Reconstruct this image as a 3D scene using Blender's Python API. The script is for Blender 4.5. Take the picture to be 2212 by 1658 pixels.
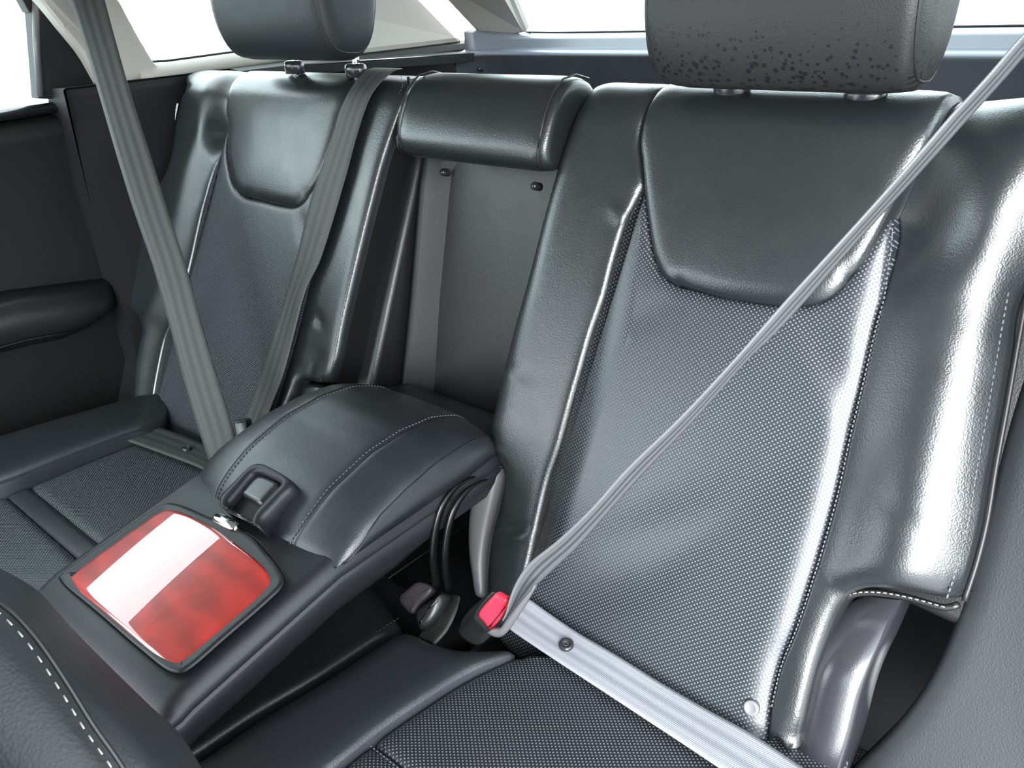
import bpy, bmesh, math, random
import numpy as np
from mathutils import Vector, Matrix
from mathutils.geometry import delaunay_2d_cdt

random.seed(4); rng = np.random.default_rng(4)
for o in list(bpy.data.objects): bpy.data.objects.remove(o)
SC = bpy.context.scene; COL = SC.collection

# ------------------------------------------------------------------ camera
# world: X across the car (0 = centre line), Y towards the tail, Z up, metres
CAM = np.array([.71, 0.0, .98]); FPX = 1761.0; WPX, HPX = 2212, 1658
R = np.array([[0.75554922, 0.24909728, -0.60588441],
              [0.65284431, -0.36285858, 0.66492703],
              [-0.05421884, -0.89793329, -0.43677926]])
cd = bpy.data.cameras.new('camera'); co = bpy.data.objects.new('camera', cd); COL.objects.link(co)
cd.sensor_width = 36; cd.sensor_fit = 'HORIZONTAL'; cd.lens = 36 * FPX / WPX
cd.clip_start = .01; cd.clip_end = 500
m = Matrix.Identity(4)
for i in range(3):
    m[i][0] = R[i, 0]; m[i][1] = -R[i, 1]; m[i][2] = -R[i, 2]; m[i][3] = CAM[i]
co.matrix_world = m
SC.camera = co

# ------------------------------------------------------------------ light and exposure
w = bpy.data.worlds.new('sky'); SC.world = w; w.use_nodes = True
nt = w.node_tree; nt.nodes.clear()
wo = nt.nodes.new('ShaderNodeOutputWorld'); bg = nt.nodes.new('ShaderNodeBackground')
bg.inputs[0].default_value = (.88, .95, 1, 1); bg.inputs[1].default_value = 8.0
nt.links.new(bg.outputs[0], wo.inputs[0])
sl_ = bpy.data.lights.new('sun', 'SUN'); sl_.energy = 14.0; sl_.angle = math.radians(46); sl_.color = (.97, .985, 1)
so = bpy.data.objects.new('sun', sl_); COL.objects.link(so)
so.rotation_euler = Vector((.55, -.76, .36)).to_track_quat('Z', 'Y').to_euler()
SC.view_settings.view_transform = 'Standard'; SC.view_settings.look = 'None'
SC.view_settings.exposure = 0.0; SC.view_settings.gamma = 1.0; SC.view_settings.use_curve_mapping = False
SC.cycles.use_denoising = True
SC.cycles.max_bounces = 8; SC.cycles.transparent_max_bounces = 12
SC.cycles.caustics_reflective = False; SC.cycles.caustics_refractive = False
SC.cycles.sample_clamp_indirect = 6

# ------------------------------------------------------------------ materials
def new_mat(name):
    mt = bpy.data.materials.new(name); mt.use_nodes = True
    n = mt.node_tree; n.nodes.clear()
    out = n.nodes.new('ShaderNodeOutputMaterial'); b = n.nodes.new('ShaderNodeBsdfPrincipled')
    n.links.new(b.outputs[0], out.inputs[0])
    return mt, n, b
def nd(n, t, **k):
    x = n.nodes.new(t)
    for a, v in k.items(): setattr(x, a, v)
    return x
def math_node(n, op, a, b=None):
    x = nd(n, 'ShaderNodeMath', operation=op)
    for i, v in enumerate((a, b)):
        if v is None: continue
        if isinstance(v, (int, float)): x.inputs[i].default_value = v
        else: n.links.new(v, x.inputs[i])
    return x.outputs[0]
def grain(n, b, scale=420, strength=.25, dist=.0012, extra=None):
    tc = nd(n, 'ShaderNodeTexCoord')
    v = nd(n, 'ShaderNodeTexVoronoi'); v.inputs['Scale'].default_value = scale
    n.links.new(tc.outputs['Object'], v.inputs['Vector'])
    ns = nd(n, 'ShaderNodeTexNoise'); ns.inputs['Scale'].default_value = 34; ns.inputs['Detail'].default_value = 3
    n.links.new(tc.outputs['Object'], ns.inputs['Vector'])
    h = math_node(n, 'ADD', v.outputs['Distance'], math_node(n, 'MULTIPLY', ns.outputs['Fac'], .5))
    if extra is not None: h = math_node(n, 'ADD', h, extra(tc))
    bp = nd(n, 'ShaderNodeBump'); bp.inputs['Strength'].default_value = strength; bp.inputs['Distance'].default_value = dist
    n.links.new(h, bp.inputs['Height']); n.links.new(bp.outputs[0], b.inputs['Normal'])
    return tc, ns
def plain(name, col, rough=.5, spec=.5, metal=0, coat=0, g=None):
    mt, n, b = new_mat(name)
    b.inputs['Base Color'].default_value = (*col, 1); b.inputs['Roughness'].default_value = rough
    b.inputs['Specular IOR Level'].default_value = spec; b.inputs['Metallic'].default_value = metal
    b.inputs['Coat Weight'].default_value = coat; b.inputs['Coat Roughness'].default_value = .03
    if g: grain(n, b, *g)
    return mt
def leather(name, col, rough, spec=.75):
    mt, n, b = new_mat(name)
    b.inputs['Specular IOR Level'].default_value = spec
    tc, ns = grain(n, b, 620, .17, .0007)
    r = nd(n, 'ShaderNodeMapRange'); r.inputs[3].default_value = rough - .05; r.inputs[4].default_value = rough + .07
    n.links.new(ns.outputs['Fac'], r.inputs[0]); n.links.new(r.outputs[0], b.inputs['Roughness'])
    b.inputs['Base Color'].default_value = (*col, 1)
    return mt
def perforated(name, col, dotcol, rough, pitch=.0052, rad=.0007):
    """leather with a staggered grid of punched holes (object coordinates, metres)"""
    mt, n, b = new_mat(name)
    b.inputs['Specular IOR Level'].default_value = .75
    tc = nd(n, 'ShaderNodeTexCoord'); sp = nd(n, 'ShaderNodeSeparateXYZ'); n.links.new(tc.outputs['Object'], sp.inputs[0])
    masks = []
    for off in (0, .5):
        x = math_node(n, 'ADD', math_node(n, 'DIVIDE', sp.outputs[0], pitch), off + 1000)
        y = math_node(n, 'ADD', math_node(n, 'DIVIDE', sp.outputs[1], pitch * .86), off + 1000)
        fx = math_node(n, 'MULTIPLY', math_node(n, 'SUBTRACT', math_node(n, 'FRACT', x), .5), pitch)
        fy = math_node(n, 'MULTIPLY', math_node(n, 'SUBTRACT', math_node(n, 'FRACT', y), .5), pitch * .86)
        d = math_node(n, 'SQRT', math_node(n, 'ADD', math_node(n, 'MULTIPLY', fx, fx), math_node(n, 'MULTIPLY', fy, fy)))
        r = nd(n, 'ShaderNodeMapRange', interpolation_type='SMOOTHSTEP')
        r.inputs[1].default_value = rad * .7; r.inputs[2].default_value = rad * 1.5; r.inputs[3].default_value = 1; r.inputs[4].default_value = 0
        n.links.new(d, r.inputs[0]); masks.append(r.outputs[0])
    msk = math_node(n, 'MAXIMUM', masks[0], masks[1])
    mx = nd(n, 'ShaderNodeMix', data_type='RGBA'); mx.inputs[6].default_value = (*col, 1); mx.inputs[7].default_value = (*dotcol, 1)
    n.links.new(msk, mx.inputs[0]); n.links.new(mx.outputs[2], b.inputs['Base Color'])
    rr = nd(n, 'ShaderNodeMapRange'); rr.inputs[3].default_value = rough; rr.inputs[4].default_value = .85
    n.links.new(msk, rr.inputs[0]); n.links.new(rr.outputs[0], b.inputs['Roughness'])
    v = nd(n, 'ShaderNodeTexVoronoi'); v.inputs['Scale'].default_value = 430; n.links.new(tc.outputs['Object'], v.inputs['Vector'])
    h = math_node(n, 'SUBTRACT', math_node(n, 'MULTIPLY', v.outputs['Distance'], .35), math_node(n, 'MULTIPLY', msk, .8))
    bp = nd(n, 'ShaderNodeBump'); bp.inputs['Strength'].default_value = .3; bp.inputs['Distance'].default_value = .0008
    n.links.new(h, bp.inputs['Height']); n.links.new(bp.outputs[0], b.inputs['Normal'])
    return mt
def webbing(name, col, col2, relief=1.2):
    """woven belt: uv.x across the width (0..1), uv.y along in metres"""
    mt, n, b = new_mat(name)
    b.inputs['Roughness'].default_value = .55; b.inputs['Specular IOR Level'].default_value = .5
    uv = nd(n, 'ShaderNodeUVMap'); sp = nd(n, 'ShaderNodeSeparateXYZ'); n.links.new(uv.outputs[0], sp.inputs[0])
    band = math_node(n, 'SINE', math_node(n, 'MULTIPLY', sp.outputs[0], 2 * math.pi * 3.5))
    edge = math_node(n, 'GREATER_THAN', math_node(n, 'ABSOLUTE', math_node(n, 'SUBTRACT', sp.outputs[0], .5)), .36)
    band = math_node(n, 'MULTIPLY', math_node(n, 'ADD', math_node(n, 'MULTIPLY', band, .5), .5), math_node(n, 'SUBTRACT', 1, edge))
    tw = math_node(n, 'SINE', math_node(n, 'ADD', math_node(n, 'MULTIPLY', sp.outputs[1], 3600), math_node(n, 'MULTIPLY', sp.outputs[0], 60)))
    mx = nd(n, 'ShaderNodeMix', data_type='RGBA'); mx.inputs[6].default_value = (*col, 1); mx.inputs[7].default_value = (*col2, 1)
    n.links.new(band, mx.inputs[0]); n.links.new(mx.outputs[2], b.inputs['Base Color'])
    h = math_node(n, 'ADD', math_node(n, 'MULTIPLY', tw, .25), math_node(n, 'MULTIPLY', band, relief))
    bp = nd(n, 'ShaderNodeBump'); bp.inputs['Strength'].default_value = .35; bp.inputs['Distance'].default_value = .0006
    n.links.new(h, bp.inputs['Height']); n.links.new(bp.outputs[0], b.inputs['Normal'])
    return mt
def wood(name):
    mt, n, b = new_mat(name)
    tc = nd(n, 'ShaderNodeTexCoord')
    n1 = nd(n, 'ShaderNodeTexNoise'); n1.inputs['Scale'].default_value = 14; n1.inputs['Detail'].default_value = 3; n1.inputs['Distortion'].default_value = 1.6
    n.links.new(tc.outputs['Object'], n1.inputs['Vector'])
    wv = nd(n, 'ShaderNodeTexWave', wave_type='RINGS'); wv.inputs['Scale'].default_value = 9; wv.inputs['Distortion'].default_value = 9; wv.inputs['Detail'].default_value = 3
    n.links.new(tc.outputs['Object'], wv.inputs['Vector'])
    f = math_node(n, 'ADD', math_node(n, 'MULTIPLY', n1.outputs['Fac'], .75), math_node(n, 'MULTIPLY', wv.outputs['Fac'], .25))
    cr = nd(n, 'ShaderNodeValToRGB'); e = cr.color_ramp.elements
    e[0].position = .25; e[0].color = (.26, .007, .004, 1); e[1].position = .75; e[1].color = (.52, .018, .010, 1)
    n.links.new(f, cr.inputs[0]); n.links.new(cr.outputs[0], b.inputs['Base Color'])
    b.inputs['Roughness'].default_value = .35; b.inputs['Coat Weight'].default_value = 1; b.inputs['Coat Roughness'].default_value = .0; b.inputs['Coat IOR'].default_value = 1.8
    return mt
def glass_mat(name, tint):
    mt = bpy.data.materials.new(name); mt.use_nodes = True; n = mt.node_tree; n.nodes.clear()
    out = n.nodes.new('ShaderNodeOutputMaterial'); tr = n.nodes.new('ShaderNodeBsdfTransparent'); gl = n.nodes.new('ShaderNodeBsdfGlossy')
    tr.inputs[0].default_value = (*tint, 1); gl.inputs['Roughness'].default_value = .0; gl.inputs[0].default_value = (1, 1, 1, 1)
    lw = n.nodes.new('ShaderNodeLayerWeight'); lw.inputs[0].default_value = .5
    fr = math_node(n, 'ADD', math_node(n, 'MULTIPLY', math_node(n, 'POWER', lw.outputs['Facing'], 5), .6), .05)
    mx = n.nodes.new('ShaderNodeMixShader'); n.links.new(fr, mx.inputs[0]); n.links.new(tr.outputs[0], mx.inputs[1]); n.links.new(gl.outputs[0], mx.inputs[2])
    n.links.new(mx.outputs[0], out.inputs[0]); return mt

M = dict(
    leather=leather('black_leather', (.012, .0145, .016), .29),
    leather_front=leather('black_leather_front_seat', (.013, .0155, .018), .5, .4),
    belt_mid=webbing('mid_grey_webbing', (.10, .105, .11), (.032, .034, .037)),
    leather_dark=leather('black_leather_side', (.009, .009, .0095), .36, .5),
    leather_smooth=leather('black_leather_smooth', (.013, .0155, .019), .38),
    perf=perforated('perforated_leather', (.015, .018, .0215), (.10, .115, .13), .33),
    perf_seat=perforated('perforated_leather_cushion', (.013, .0155, .018), (.14, .16, .18), .38),
    plastic=plain('black_plastic', (.013, .015, .0155), .36, .5, g=(700, .12, .0005)),
    plastic_gloss=plain('satin_black_plastic', (.022, .022, .026), .22, .6, g=(900, .10, .0004)),
    plastic_brown=plain('soft_dark_plastic', (.030, .027, .028), .5, .4, g=(800, .15, .0004)),
    deck=plain('dark_grey_plastic', (.012, .0135, .0165), .44, .4, g=(800, .15, .0005)),
    beige=plain('beige_trim', (.36, .33, .30), .6, .3, g=(900, .08, .0004)),
    headliner=plain('headliner_cloth', (.36, .335, .30), .9, .1),
    carpet=plain('black_carpet', (.012, .012, .012), .95, .1, g=(300, .6, .002)),
    black=plain('matt_black', (.008, .008, .009), .6, .3),
    door=plain('black_door_trim', (.004, .004, .004), .55, .3, g=(700, .12, .0005)),
    chrome=plain('chrome', (.8, .8, .8), .08, .5, 1),
    satin=plain('satin_metal', (.35, .35, .36), .3, .5, 1),
    hatch=plain('grey_hatch_trim', (.10, .11, .13), .35, .5, g=(700, .1, .0005)),
    red=plain('red_plastic', (.72, .03, .06), .35, .5),
    grey=plain('grey_plastic', (.10, .10, .105), .4, .5),
    button=plain('pale_grey_plastic', (.15, .15, .16), .4, .5),
    white=plain('white_label', (.7, .72, .7), .6, .3),
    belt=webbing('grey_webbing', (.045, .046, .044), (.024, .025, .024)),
    belt_lit=webbing('lit_webbing', (.25, .26, .285), (.17, .18, .20), .35),  # brighter copy for the lap strap: light from the open door put into its colour
    thread=plain('grey_thread', (.11, .11, .12), .7, .3),
    thread_pale=plain('pale_thread', (.30, .30, .28), .7, .3),
    wood=wood('red_lacquered_wood'),
    glass=glass_mat('window_glass', (.82, .93, .91)),
    recess=plain('dark_grained_plastic', (.008, .0095, .0095), .42, .5, g=(700, .12, .0005)),
    rib=plain('glossy_black_plastic', (.004, .004, .004), .25, .35),
    ground=plain('pale_concrete', (.55, .55, .54), .9, .2),
    piping=plain('dark_piping', (.012, .012, .013), .45, .5),
)

# ------------------------------------------------------------------ helpers
WORLD = {}
def link(name, me, mat, parent=None, frame=None, smooth=True):
    o = bpy.data.objects.new(name, me); COL.objects.link(o)
    if mat: me.materials.append(mat)
    if smooth: me.polygons.foreach_set('use_smooth', [True] * len(me.polygons))
    fr = frame or Matrix.Identity(4)
    WORLD[o] = fr
    if parent is not None:
        o.parent = parent; o.matrix_basis = WORLD[parent].inverted() @ fr
    else: o.matrix_basis = fr
    return o
def thing(name, label, cat, loc, group=None):
    o = bpy.data.objects.new(name, None); COL.objects.link(o); o.empty_display_size = .05
    fr = Matrix.Translation(loc); o.matrix_basis = fr; WORLD[o] = fr
    o['label'] = label; o['category'] = cat
    if group: o['group'] = group
    return o
def struct_empty(name, loc=(0, 0, 0), label=None, cat=None):
    o = bpy.data.objects.new(name, None); COL.objects.link(o); o.empty_display_size = .05
    fr = Matrix.Translation(loc); o.matrix_basis = fr; WORLD[o] = fr; o['kind'] = 'structure'
    tag(o, label, cat); return o
def tag(o, label=None, cat=None, group=None, kind=None):
    for k, v in (('label', label), ('category', cat), ('group', group), ('kind', kind)):
        if v: o[k] = v
    return o
def frame(o, u, v):
    u = Vector(u).normalized(); v = Vector(v); v = (v - u * v.dot(u)).normalized(); n = u.cross(v)
    f = Matrix.Identity(4)
    for i in range(3): f[i][0] = u[i]; f[i][1] = v[i]; f[i][2] = n[i]; f[i][3] = o[i]
    return f
def ray(px, py):
    d = R @ np.array([px - WPX / 2, py - HPX / 2, FPX]); return d / np.linalg.norm(d)
def atY(p, Y): d = ray(*p); return CAM + d * (Y / d[1])
def atX(p, X): d = ray(*p); return CAM + d * ((X - CAM[0]) / d[0])
def atZ(p, Z): d = ray(*p); return CAM + d * ((Z - CAM[2]) / d[2])
def hit(p, fr, off):
    """where the sight line through p meets the plane of a frame raised by off; returns local u, v"""
    n = np.array(fr.col[2][:3]); o = np.array(fr.translation) + n * off; d = ray(*p)
    q = CAM + d * ((n @ (o - CAM)) / (n @ d)); r = q - np.array(fr.translation)
    return np.array([r @ np.array(fr.col[0][:3]), r @ np.array(fr.col[1][:3])])
def unproj(p, fr, base, h):
    w = 0.
    for _ in range(30):
        q = hit(p, fr, w); w = .6 * w + .4 * (float(base(q[0], q[1])) + h)
    return q
def spline(pts, ds, closed=False):
    pts = [np.array(p, float) for p in pts]
    if len(pts) == 2: P = pts
    n = len(pts); out = []
    for i in range(n if closed else n - 1):
        p1, p2 = pts[i], pts[(i + 1) % n]
        p0 = pts[i - 1] if (i > 0 or closed) else 2 * p1 - p2
        p3 = pts[(i + 2) % n] if (i + 2 < n or closed) else 2 * p2 - p1
        L = np.linalg.norm(p2 - p1)
        k = max(1, int(math.ceil(L / ds)))
        # centripetal-ish tangents keep unequal spacing from overshooting
        d0, d1, d2 = (max(1e-9, np.linalg.norm(a)) ** .5 for a in (p1 - p0, p2 - p1, p3 - p2))
        t1 = ((p1 - p0) / d0 - (p2 - p0) / (d0 + d1) + (p2 - p1) / d1) * d1
        t2 = ((p2 - p1) / d1 - (p3 - p1) / (d1 + d2) + (p3 - p2) / d2) * d1
        for j in range(k):
            t = j / k; t2_, t3_ = t * t, t ** 3
            out.append((2*t3_-3*t2_+1)*p1 + (t3_-2*t2_+t)*t1 + (-2*t3_+3*t2_)*p2 + (t3_-t2_)*t2)
    if not closed: out.append(pts[-1])
    return out
def g_round(x):
    x = np.clip(x, 0, 1); return 1 - np.sqrt(np.maximum(0, 1 - (1 - x) ** 2))
def seg_dist(P, A, B):
    """distance of points P (n,2) to polyline edges A->B (m,2)"""
    best = np.full(len(P), 1e9)
    for a, b in zip(A, B):
        ab = b - a; L = ab @ ab
        if L < 1e-14: continue
        t = np.clip(((P - a) @ ab) / L, 0, 1)
        best = np.minimum(best, np.linalg.norm(P - (a + t[:, None] * ab), axis=1))
    return best
def inside(P, poly):
    x, y = P[:, 0], P[:, 1]; c = np.zeros(len(P), bool); n = len(poly)
    for i in range(n):
        a, b = poly[i], poly[i - 1]
        k = ((a[1] > y) != (b[1] > y)) & (x < (b[0] - a[0]) * (y - a[1]) / (b[1] - a[1] + 1e-18) + a[0])
        c ^= k
    return c
ZERO = lambda u, v: u * 0
def g_soft(x):
    x = np.clip(x, 0, 1); return (1 - x) ** 2 * (1 + 2 * x)
def cushion(name, fr, segs, mat, parent=None, base=ZERO, h=0., skirt=.02, sp=.009, ds=.007, bulge=None, tuck=0., frame_obj=None):
    """a padded panel: the outline segs [(points, drop, radius)] lie on base(u, v)+h; near each segment the
    surface rolls down by its drop over its radius; the rim is then drawn back by skirt.
    points: picture points (sight line met with the panel's plane) or plane coordinates (|values| < 2)"""
    poly, own = [], []
    for k, (pts, drop, r, *_) in enumerate(segs):
        q = [np.array(p, float) if abs(p[0]) < 2 and abs(p[1]) < 2 else unproj(p, fr, base, h) for p in pts]
        for p in spline(q, ds):
            if not poly or np.linalg.norm(p - poly[-1]) > ds * .35:
                poly.append(p); own.append(k)
    while np.linalg.norm(poly[0] - poly[-1]) < ds * .35: poly.pop(); own.pop()
    poly = np.array(poly); own = np.array(own)
    ar = .5 * np.sum(poly[:, 0] * np.roll(poly[:, 1], -1) - np.roll(poly[:, 0], -1) * poly[:, 1])
    if ar < 0: poly = poly[::-1].copy(); own = np.concatenate([own[::-1][1:], own[::-1][:1]])
    A, B = poly, np.roll(poly, -1, 0)
    # owner of edge i (point i -> i+1)
    tan = B - np.roll(poly, 1, 0); tan /= np.linalg.norm(tan, axis=1)[:, None] + 1e-12
    nin = np.stack([-tan[:, 1], tan[:, 0]], 1)
    rmax = max(s[2] for s in segs)
    cand = []
    for f in (.0012, .003, .006, .010, .015, .021, .028):
        if f > rmax + .004: break
        q = poly + nin * f
        q = q[inside(q, poly)]
        if len(q): cand.append(q[seg_dist(q, A, B) > f * .93])
    lim = min(rmax, .028)
    lo, hi = poly.min(0), poly.max(0)
    gx, gy = np.meshgrid(np.arange(lo[0], hi[0], sp), np.arange(lo[1], hi[1], sp * .87))
    gx[1::2] += sp / 2
    G = np.stack([gx.ravel(), gy.ravel()], 1); G = G[inside(G, poly)]
    if len(G): G = G[seg_dist(G, A, B) > lim + sp * .55]
    keep, seen = [], {}
    for q in list(poly) + [x for c_ in cand for x in c_] + list(G):
        kx, ky = int(math.floor(q[0] / .0022)), int(math.floor(q[1] / .0022))
        near = any(np.hypot(*(q - s_)) < .0016 for i_ in (-1, 0, 1) for j_ in (-1, 0, 1) for s_ in seen.get((kx + i_, ky + j_), ()))
        if len(keep) < len(poly) or not near: keep.append(q); seen.setdefault((kx, ky), []).append(q)
    V = np.array(keep)
    n = len(poly)
    r = delaunay_2d_cdt([Vector(v) for v in V], [(i, (i + 1) % n) for i in range(n)], [], 1, 1e-6)
    V = np.array([v[:] for v in r[0]]); F = [tuple(f) for f in r[2]]
    W = base(V[:, 0], V[:, 1]) + h
    for k, (_, drop, rad, *soft) in enumerate(segs):
        if drop == 0: continue
        idx = np.where(own == k)[0]
        W = W - drop * ((lambda x: np.clip(1 - x, 0, 1)) if soft and soft[0] == 2 else (lambda x: np.clip(1 - x, 0, 1) ** 2) if soft and soft[0] == 3 else g_soft if soft else g_round)(seg_dist(V, A[idx], B[idx]) / rad)
    if bulge is not None: W = W + bulge(V[:, 0], V[:, 1], seg_dist(V, A, B))
    co3 = [(v[0], v[1], x) for v, x in zip(V, W)]
    faces = []
    cnt = {}
    for f in F:
        a = V[f[1]] - V[f[0]]; b = V[f[2]] - V[f[0]]
        if a[0] * b[1] - a[1] * b[0] < 0: f = f[::-1]
        faces.append(f)
        for i in range(3): cnt[(f[i], f[(i + 1) % 3])] = 1
    if skirt:
        bd = [e for e in cnt if (e[1], e[0]) not in cnt]; mp = {}
        cen = poly.mean(0)
        for a, b in bd:
            for x in (a, b):
                if x not in mp:
                    d = cen - V[x]; d = d / (np.linalg.norm(d) + 1e-9) * tuck
                    mp[x] = len(co3); co3.append((V[x][0] + d[0], V[x][1] + d[1], W[x] - skirt))
            faces.append((b, a, mp[a], mp[b]))
    me = bpy.data.meshes.new(name); me.from_pydata(co3, [], faces); me.update()
    return link(name, me, mat, parent, frame_obj or fr)
def mesh(name, verts, faces, mat, parent=None, smooth=True, fr=None, bevel=0, seg=2):
    me = bpy.data.meshes.new(name)
    bm = bmesh.new(); vs = [bm.verts.new(v) for v in verts]
    for f in faces:
        try: bm.faces.new([vs[i] for i in f])
        except ValueError: pass
    bmesh.ops.recalc_face_normals(bm, faces=bm.faces)
    if bevel: bmesh.ops.bevel(bm, geom=list(bm.edges), offset=bevel, segments=seg, profile=.5, affect='EDGES', clamp_overlap=True)
    bm.to_mesh(me); bm.free()
    return link(name, me, mat, parent, fr, smooth)
def loft(name, rings, mat, parent=None, cap=True, closed=True, fr=None, smooth=True):
    n = len(rings[0]); V = [tuple(p) for r in rings for p in r]; F = []
    for i in range(len(rings) - 1):
        for j in range(n if closed else n - 1):
            k = (j + 1) % n; F.append((i*n+j, i*n+k, (i+1)*n+k, (i+1)*n+j))
    if cap and closed:
        for i0 in (0, (len(rings) - 1) * n):
            c = len(V); V.append(tuple(np.mean(np.array(V[i0:i0+n]), 0)))
            for j in range(n): F.append((i0 + j, i0 + (j + 1) % n, c))
    return mesh(name, V, F, mat, parent, smooth, fr)
def box(name, lo, hi, mat, parent=None, bevel=.004, fr=None):
    x0, y0, z0 = lo; x1, y1, z1 = hi
    V = [(x, y, z) for x in (x0, x1) for y in (y0, y1) for z in (z0, z1)]
    F = [(0,1,3,2),(4,6,7,5),(0,4,5,1),(2,3,7,6),(0,2,6,4),(1,5,7,3)]
    return mesh(name, V, F, mat, parent, False if not bevel else True, fr, bevel, 3)
def tube_data(pts, r, n=6):
    P = [Vector(p) for p in pts]; V, F = [], []
    for i, p in enumerate(P):
        t = (P[min(i+1, len(P)-1)] - P[max(i-1, 0)]).normalized()
        a = t.cross(Vector((0, .3, 1)))
        if a.length < 1e-4: a = t.cross(Vector((1, 0, 0)))
        a.normalize(); b = t.cross(a)
        for j in range(n):
            q = 2 * math.pi * j / n; V.append(p + (a * math.cos(q) + b * math.sin(q)) * r)
        if i:
            for j in range(n): F.append(((i-1)*n+j, (i-1)*n+(j+1)%n, i*n+(j+1)%n, i*n+j))
    F.append(tuple(range(n))); F.append(tuple(range((len(P)-1)*n, len(P)*n)))
    return V, F
def tube(name, pts, r, mat, parent=None, n=6):
    V, F = tube_data(pts, r, n); return mesh(name, V, F, mat, parent)
def stitches(name, pts, r, mat, parent, pitch=.006, duty=.6, stuff=True):
    """a row of thread stitches along a path, joined"""
    P = [np.array(p) for p in pts]; L = np.concatenate([[0], np.cumsum([np.linalg.norm(P[i+1]-P[i]) for i in range(len(P)-1)])])
    at = lambda s: np.array([np.interp(s, L, [p[k] for p in P]) for k in range(3)])
    V, F = [], []; s = 0
    while s + pitch * duty < L[-1]:
        v, f = tube_data([at(s), at(s + pitch * duty * .5), at(s + pitch * duty)], r, 4)
        b = len(V); V += v; F += [tuple(i + b for i in q) for q in f]; s += pitch
    o = mesh(name, V, F, mat, parent)
    if stuff: o['kind'] = 'stuff'
    return o
def lathe(name, prof, fr, mat, parent=None, n=24):
    rings = [[(r * math.cos(2*math.pi*j/n), r * math.sin(2*math.pi*j/n), z) for j in range(n)] for r, z in prof]
    return loft(name, rings, mat, parent, fr=fr)
def strap(name, L, Rt, mat, parent=None, th=.0013, ds=.012, nx=9, curl=0.):
    """webbing between two edge lines (world points), with thickness and uv"""
    L = [np.array(p, float) for p in L]; Rt = [np.array(p, float) for p in Rt]
    C = spline([np.concatenate([a, b]) for a, b in zip(L, Rt)], ds)
    V, UV, F = [], [], []; s = 0; prev = None
    rows = len(C)
    for c in C:
        a, b = c[:3], c[3:]; m_ = (a + b) / 2
        if prev is not None: s += np.linalg.norm(m_ - prev)
        prev = m_
        for j in range(nx): V.append([a + (b - a) * j / (nx - 1), None]); UV.append((j / (nx - 1), s))
    P = np.array([v[0] for v in V]).reshape(rows, nx, 3)
    du = np.gradient(P, axis=1); dv = np.gradient(P, axis=0); N = np.cross(du, dv); N /= np.linalg.norm(N, axis=2)[..., None] + 1e-12
    if curl: P = P + N * (curl * (1 - (np.linspace(-1, 1, nx) ** 2)))[None, :, None]
    top = (P + N * th / 2).reshape(-1, 3); bot = (P - N * th / 2).reshape(-1, 3); k = rows * nx
    for i in range(rows - 1):
        for j in range(nx - 1):
            a = i * nx + j; F.append((a, a + 1, a + nx + 1, a + nx)); F.append((k + a, k + a + nx, k + a + nx + 1, k + a + 1))
        for j, fl in ((0, 0), (nx - 1, 1)):
            a = i * nx + j; q = (a, a + nx, k + a + nx, k + a); F.append(q if not fl else q[::-1])
    for i in (0, rows - 1):
        for j in range(nx - 1):
            a = i * nx + j; q = (a, k + a, k + a + 1, a + 1); F.append(q if i == 0 else q[::-1])
    me = bpy.data.meshes.new(name); me.from_pydata([tuple(p) for p in np.concatenate([top, bot])], [], F); me.update()
    uvl = me.uv_layers.new(name='UVMap')
    for lp in me.loops: uvl.data[lp.index].uv = UV[lp.vertex_index % k]
    return link(name, me, mat, parent)
def surf(fr, base, h, pts, lift=0., ds=.006, closed=False):
    """world points of a line traced on a padded surface"""
    q = [np.array(p, float) if abs(p[0]) < 2 and abs(p[1]) < 2 else unproj(p, fr, base, h) for p in pts]
    out = []
    for p in spline(q, ds, closed):
        out.append(fr @ Vector((p[0], p[1], float(base(p[0], p[1])) + h + lift)))
    return out

# ------------------------------------------------------------------ reference planes
TB = math.radians(25)
FB = frame((0, .755, .85), (1, 0, 0), (0, math.sin(TB), math.cos(TB)))        # rear backrests, face
TC = math.radians(5)
FC = frame((0, .50, .352), (1, 0, 0), (0, math.cos(TC), -math.sin(TC)))       # rear cushions, top
FD = frame((0, .25, .462), (1, 0, 0), (0, 1, .22))                            # console deck
def frame_n(o, u, n):
    n = Vector(n); u = Vector(u).normalized(); n = (n - u * n.dot(u)).normalized(); return frame(o, u, n.cross(u))
VT = float(hit((1500, 181), FB, -.036)[1]) + .003
ROLL = .058
def base_back(u, v): return -ROLL * g_round((VT - np.asarray(v, float)) / ROLL)
def U(p, h=0., base=base_back, fr=FB): return float(unproj(p, fr, base, h)[0])
def Vv(p, h=0., base=base_back, fr=FB): return float(unproj(p, fr, base, h)[1])
def on_base(pts, h=0.): return [p if abs(p[0]) < 2 and abs(p[1]) < 2 else tuple(unproj(p, FB, base_back, h)) for p in pts]
def wrinkles(lst):
    """small creases: (u, v, angle, length, width, depth)"""
    def f(u, v, d):
        w_ = np.zeros_like(u)
        for (a, b, an, L, wd, dp) in lst:
            c, s = math.cos(an), math.sin(an); x = (u - a) * c + (v - b) * s; y = -(u - a) * s + (v - b) * c
            w_ += dp * np.exp(-(x / L) ** 2 - (y / wd) ** 2)
        return w_
    return f

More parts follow.
